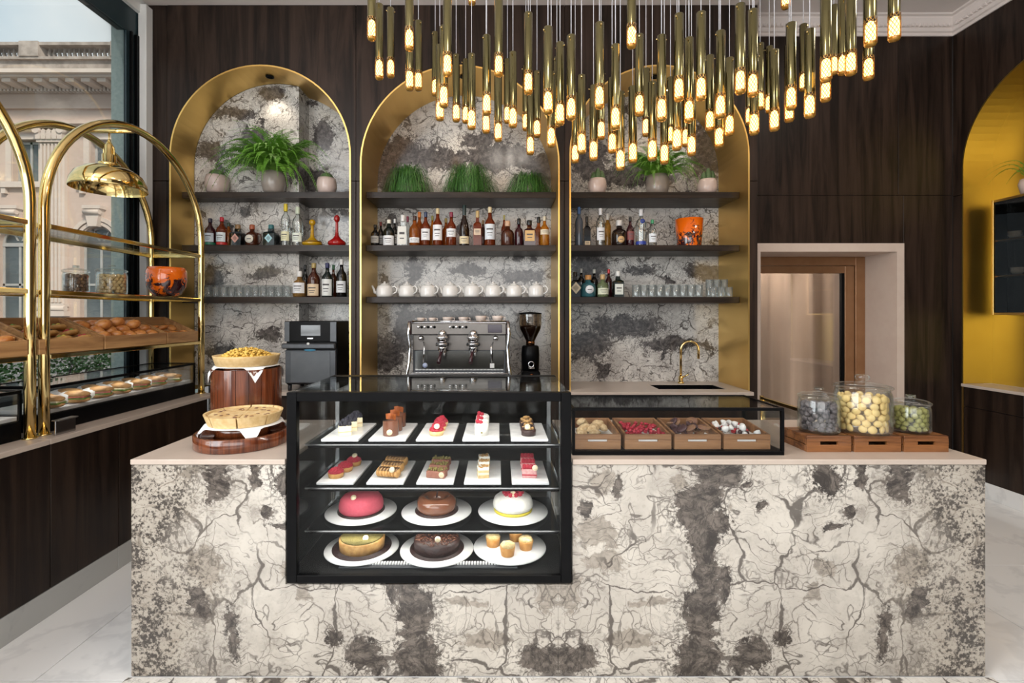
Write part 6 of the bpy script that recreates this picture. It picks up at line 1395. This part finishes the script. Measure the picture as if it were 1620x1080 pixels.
def fern(lab, px, Y, n, sc, seed, zlim):
    rr = random.Random(seed); o = thing('potted_fern', lab, 'plant', (PX(px, Y), Y, Z1), 0, 'potted ferns'); pot_mesh(o, .098, .185, M_POT)
    for i in range(n):
        a = -PI*((i*.618034) % 1.0); s = sc*rr.uniform(.72, 1.1)*(1.0-.30*abs(math.sin(a))); up = -.75 if i % 5 == 0 else 0.0
        inst(FR[i % 4], 'frond', o, (.03*math.cos(a), .03*math.sin(a), .165), (0, rr.uniform(-.42, .30)+up, a+rr.uniform(-.1, .1)), (s, s, s*rr.uniform(.9, 1.2)))
fern('large bushy green fern spilling over its taupe pot in the left niche', 433, 4.04, 140, 1.42, 4, 0)
fern('bushy green fern behind the pendants in the right niche', 1040, 4.13, 110, 1.08, 8, 0)
def tuft(lab, px, wp, hp, n, seed):
    Y = 4.11; k = Y/F; o = thing('potted_grass', lab, 'plant', (PX(px, Y), Y, Z1), 0, 'trailing grass plants'); rr = random.Random(seed)
    pot_mesh(o, .07, .10, M_POT); q = MB(); W_ = wp*k/2; Hh = hp*k
    for i in range(n):
        a = rr.uniform(0, 2*PI); R_ = W_*rr.uniform(.2, 1.08); hh = Hh*rr.uniform(.45, 1.08); sy_ = .62; P_ = []
        if math.sin(a) < 0: sy_ = .52
        base = Vector((.03*math.cos(a), .03*math.sin(a), .09))
        for t in (0, .2, .4, .6, .8, 1.0):
            zz_ = .09+(hh-.09)*math.sin(min(1, t*1.55)*PI/2) if t < .65 else hh*(1-((t-.60)/.4)**1.6*.93)
            P_.append(base+Vector((math.cos(a)*R_*t**1.1, math.sin(a)*R_*sy_*t**1.1, zz_-.09)))
            P_[-1] += Vector((rr.uniform(-.016, .016), rr.uniform(-.014, .014), rr.uniform(-.01, .01))); P_[-1].z = max(P_[-1].z, .003)
        wd = rr.uniform(.0008, .0016); sd = Vector((-math.sin(a), math.cos(a), 0))*wd; V = []
        for p in P_: V += [p-sd, p+sd]
        q.add(V, [(2*t, 2*t+2, 2*t+3, 2*t+1) for t in range(5)], True)
    tag(q.build('grass_blades', M_GRASS, o, recalc=False), kind='stuff')
tuft('leftmost tuft of trailing fine green grass in the middle niche', 646, 78, 45, 900, 1); tuft('central and widest tuft of trailing fine green grass in the middle niche', 742, 92, 46, 1100, 2); tuft('lowest rightmost tuft of trailing fine green grass in the middle niche', 836, 78, 35, 900, 3)
def cactus(lab, px, wp, hp, kind, seed):
    Y = 4.055; k = Y/F; r = wp*k/2; h = hp*k; rr = random.Random(seed)
    o = thing('potted_cactus', lab, 'plant', (PX(px, Y), Y, Z1), 0, 'potted cacti'); pot_mesh(o, r, h, M_POTP)
    heads = [(0, 0, r*.72, r*.50)] if kind == 0 else [(-r*.42, -.01, r*.36, r*.62), (r*.42, -.01, r*.38, r*.72), (0, -.02, r*.36, r*.9), (r*.1, r*.4, r*.34, r*.7)]
    for hx_, hy_, hr, hh in heads:
        n = 24; V = [];q = MB()
        for j in range(8):
            t = PI/2*j/7
            for i in range(n):
                a = 2*PI*i/n; rr_ = hr*math.cos(t)*(1 if i % 2 else .86); V.append((hx_+rr_*math.cos(a), hy_+rr_*math.sin(a), h*.93+hh*math.sin(t)*1.45))
        q.add(V, [(j*n+i, j*n+(i+1) % n, (j+1)*n+(i+1) % n, (j+1)*n+i) for j in range(7) for i in range(n)], True); st = q.build('cactus_stem', M_CACT, o)
        q = MB()
        for i in range(60):
            a = rr.uniform(0, 2*PI); t = rr.uniform(.1, 1.4); d = Vector((math.cos(a)*math.cos(t), math.sin(a)*math.cos(t), math.sin(t))); p = Vector((hx_, hy_, h*.93))+Vector((d.x*hr, d.y*hr, d.z*hh*1.45)); e = d.orthogonal().normalized()*.0006
            q.add([p-e, p+e, p+d*.008], [(0, 1, 2)])
        tag(q.build('spines', pm('spine', (.5, .46, .34)) if 'spine' not in bpy.data.materials else bpy.data.materials['spine'], st, recalc=False), kind='stuff')
cactus('round cactus in a blush pot at the left end of the left niche', 343.5, 35, 29, 0, 1); cactus('round cactus in a blush pot at the right end of the left niche', 517, 31, 25, 0, 2)
cactus('low clustered cactus in a blush pot at the left end of the right niche', 945, 29, 24, 1, 3); cactus('tall clustered cactus in a blush pot at the right end of the right niche', 1119, 30, 23, 1, 4)
o = thing('dark_plant', 'dark feathery plant at the right picture edge inside the gold arch', 'plant', (4.262, 3.80, 2.50)); MB().lathe([(.05, 0), (.068, .08), (.058, .12), (.05, .12), (0, .10)], 20).build('pot', M_POTP, o)
for i in range(10): inst(FR[i % 4], 'frond', o, (0, 0, .11), (0, -.7+.05*i, PI/2+.5*math.sin(i*1.7) if i % 2 else -PI/2+.4*math.sin(i)), (.75, .45, .9))
# ------------------------------------------------------------------ pendant cluster
PEN = [(588, 64, 13.8), (600, 126, 13), (618, 123, 12), (647.6, 80, 14), (648, 143, 13), (662, 143.5, 12), (688.5, 152, 11), (695.8, 191, 13), (702, 170, 14), (707.8, 121, 14.5), (721.7, 193, 11.6), (736.7, 195, 11), (746, 205, 13), (746.7, 8, 11.5),
       (770, 182, 13.7), (769, 211, 12), (789, 121, 14), (788, 224, 12.3), (802.7, 195, 11), (811.5, 202, 13), (835.8, 149, 14), (839, 245, 12), (832, 207, 11.2), (849.5, 217.5, 11.4), (867, 180.6, 15), (872, 233, 13), (886, 198, 14.2), (881, 201, 12), (903.6, 190, 14.6),
       (910, 258, 12), (920, 243.8, 13.6), (939, 254.5, 13), (948.4, 172, 14.8), (951, 221, 12), (973.6, 205, 14.6), (968.4, 242.4, 13), (981.4, 270, 13.6), (999, 76.5, 14.6), (1011.5, 183.5, 14), (1022, 216, 11.7), (1001, 258, 13.2), (1032, 254.5, 13.6), (1046.5, 192, 14.8), (1051, 260, 13),
       (1060.7, 228, 11.5), (1071, 238, 14), (1074, 160, 15), (1090, 194, 14.6), (1085, 232, 11.5), (1094, 246.7, 13), (1109, 159, 15.2), (1123, 207, 13), (1139.6, 187, 15), (1137.5, 234, 13.3), (1154, 214.7, 13.4), (1171, 148.7, 15.5), (1190.8, 153, 15), (1193, 213.6, 14), (1202.5, 174, 11.5), (1185.5, 198, 11.5),
       (1225, 207.7, 14), (1217, 179, 11.5), (1251.5, 174, 15), (1248.5, 193.5, 13.4), (1271, 144, 11.5), (1281, 187, 15.3), (1306.6, 130, 15.8), (1306, 161.5, 14.2), (1319, 118.5, 12), (1333, 119, 13.2), (1346, 119.5, 15.3), (1377, 73.6, 17), (1374, 127, 14.6), (1414.7, 65, 16.5), (1243, 14, 13)]
PEN.sort()
DIA = .050; TL, GLN = .335, .125; R_ = DIA/2
M_CORD = pm('white_cord', (0.62, 0.62, 0.66), None, 20, .5)
M_AMBER = pane('amber_glass', (1.0, 0.84, 0.54), .05, .6)
M_KNIT = pm('amber_lattice', (0.42, 0.24, 0.06), (0.34, 0.18, 0.04), 40, .25, .5)
M_GLOW = emis('warm_filament', (1.0, 0.62, 0.25), 7.5); M_AMBD = pm('amber_base', (0.50, 0.27, 0.05), None, 20, .2, .5)
me_t = MB().lathe([(R_, GLN-.004), (R_, GLN+TL-.003), (R_-.003, GLN+TL), (0, GLN+TL)], 20, cap=False).lathe([(R_-.002, GLN-.004), (R_-.002, GLN+.06), (0, GLN+.06)], 16, cap=False).mesh('tube', M_ANTQ)
me_s = MB().cyl((R_-.001, 0, GLN+TL-.02), (R_+.005, 0, GLN+TL-.02), .004, 8).cyl((-R_+.001, 0, GLN+TL-.02), (-R_-.005, 0, GLN+TL-.02), .004, 8).mesh('set_screws', M_BRASS)
me_g = MB().lathe([(R_*1.04, GLN), (R_*1.04, .006), (R_*.9, 0), (R_*.3, 0)], 20, cap=False).mesh('glass_shade', M_AMBER, False)
q = MB()
for s in (-1, 1):
    for i in range(11):
        V = []
        for t in range(9):
            a = 2*PI*i/11+s*t*.30; z = .008+(GLN-.010)*t/8; da = .062
            V += [(R_*1.065*math.cos(a-da), R_*1.065*math.sin(a-da), z), (R_*1.065*math.cos(a+da), R_*1.065*math.sin(a+da), z)]
        q.add(V, [(2*t, 2*t+2, 2*t+3, 2*t+1) for t in range(8)])
me_k = q.mesh('lattice', M_KNIT, False)
me_b = MB().lathe([(0, .016), (.017, .018), (.0205, .026), (.0205, .088), (.015, .106), (0, .116)], 10, cap=False).mesh('bulb', M_GLOW)
me_c = MB().lathe([(R_*.95, .012), (R_*1.0, .004), (R_*.8, -.004), (R_*.3, -.006), (0, -.006)], 18, cap=False).mesh('end_cap', M_AMBD, False)
for i, (px, py, wp) in enumerate(PEN):
    D = F*DIA/wp*1.02; z = PZ(py, D)+.006; x = PX(px, D)
    o = thing('pendant_light', 'slim brass tube pendant with glowing lattice glass tip, %s from the left of the cluster' % ordw(i+1), 'pendant lamp', (x, D, z), 0, 'brass tube pendants')
    o.rotation_euler = (0, 0, (i*1.7) % 3.1)
    inst(me_t, 'tube', o); inst(me_s, 'set_screws', o); inst(me_g, 'glass_shade', o); inst(me_k, 'lattice', o); inst(me_b, 'bulb', o); inst(me_c, 'end_cap', o)
    top = CZ+.06-z
    if top > GLN+TL+.01: MB().tube([(0, 0, GLN+TL), (0, 0, top)], .0026, 6).build('cord', M_CORD, o)
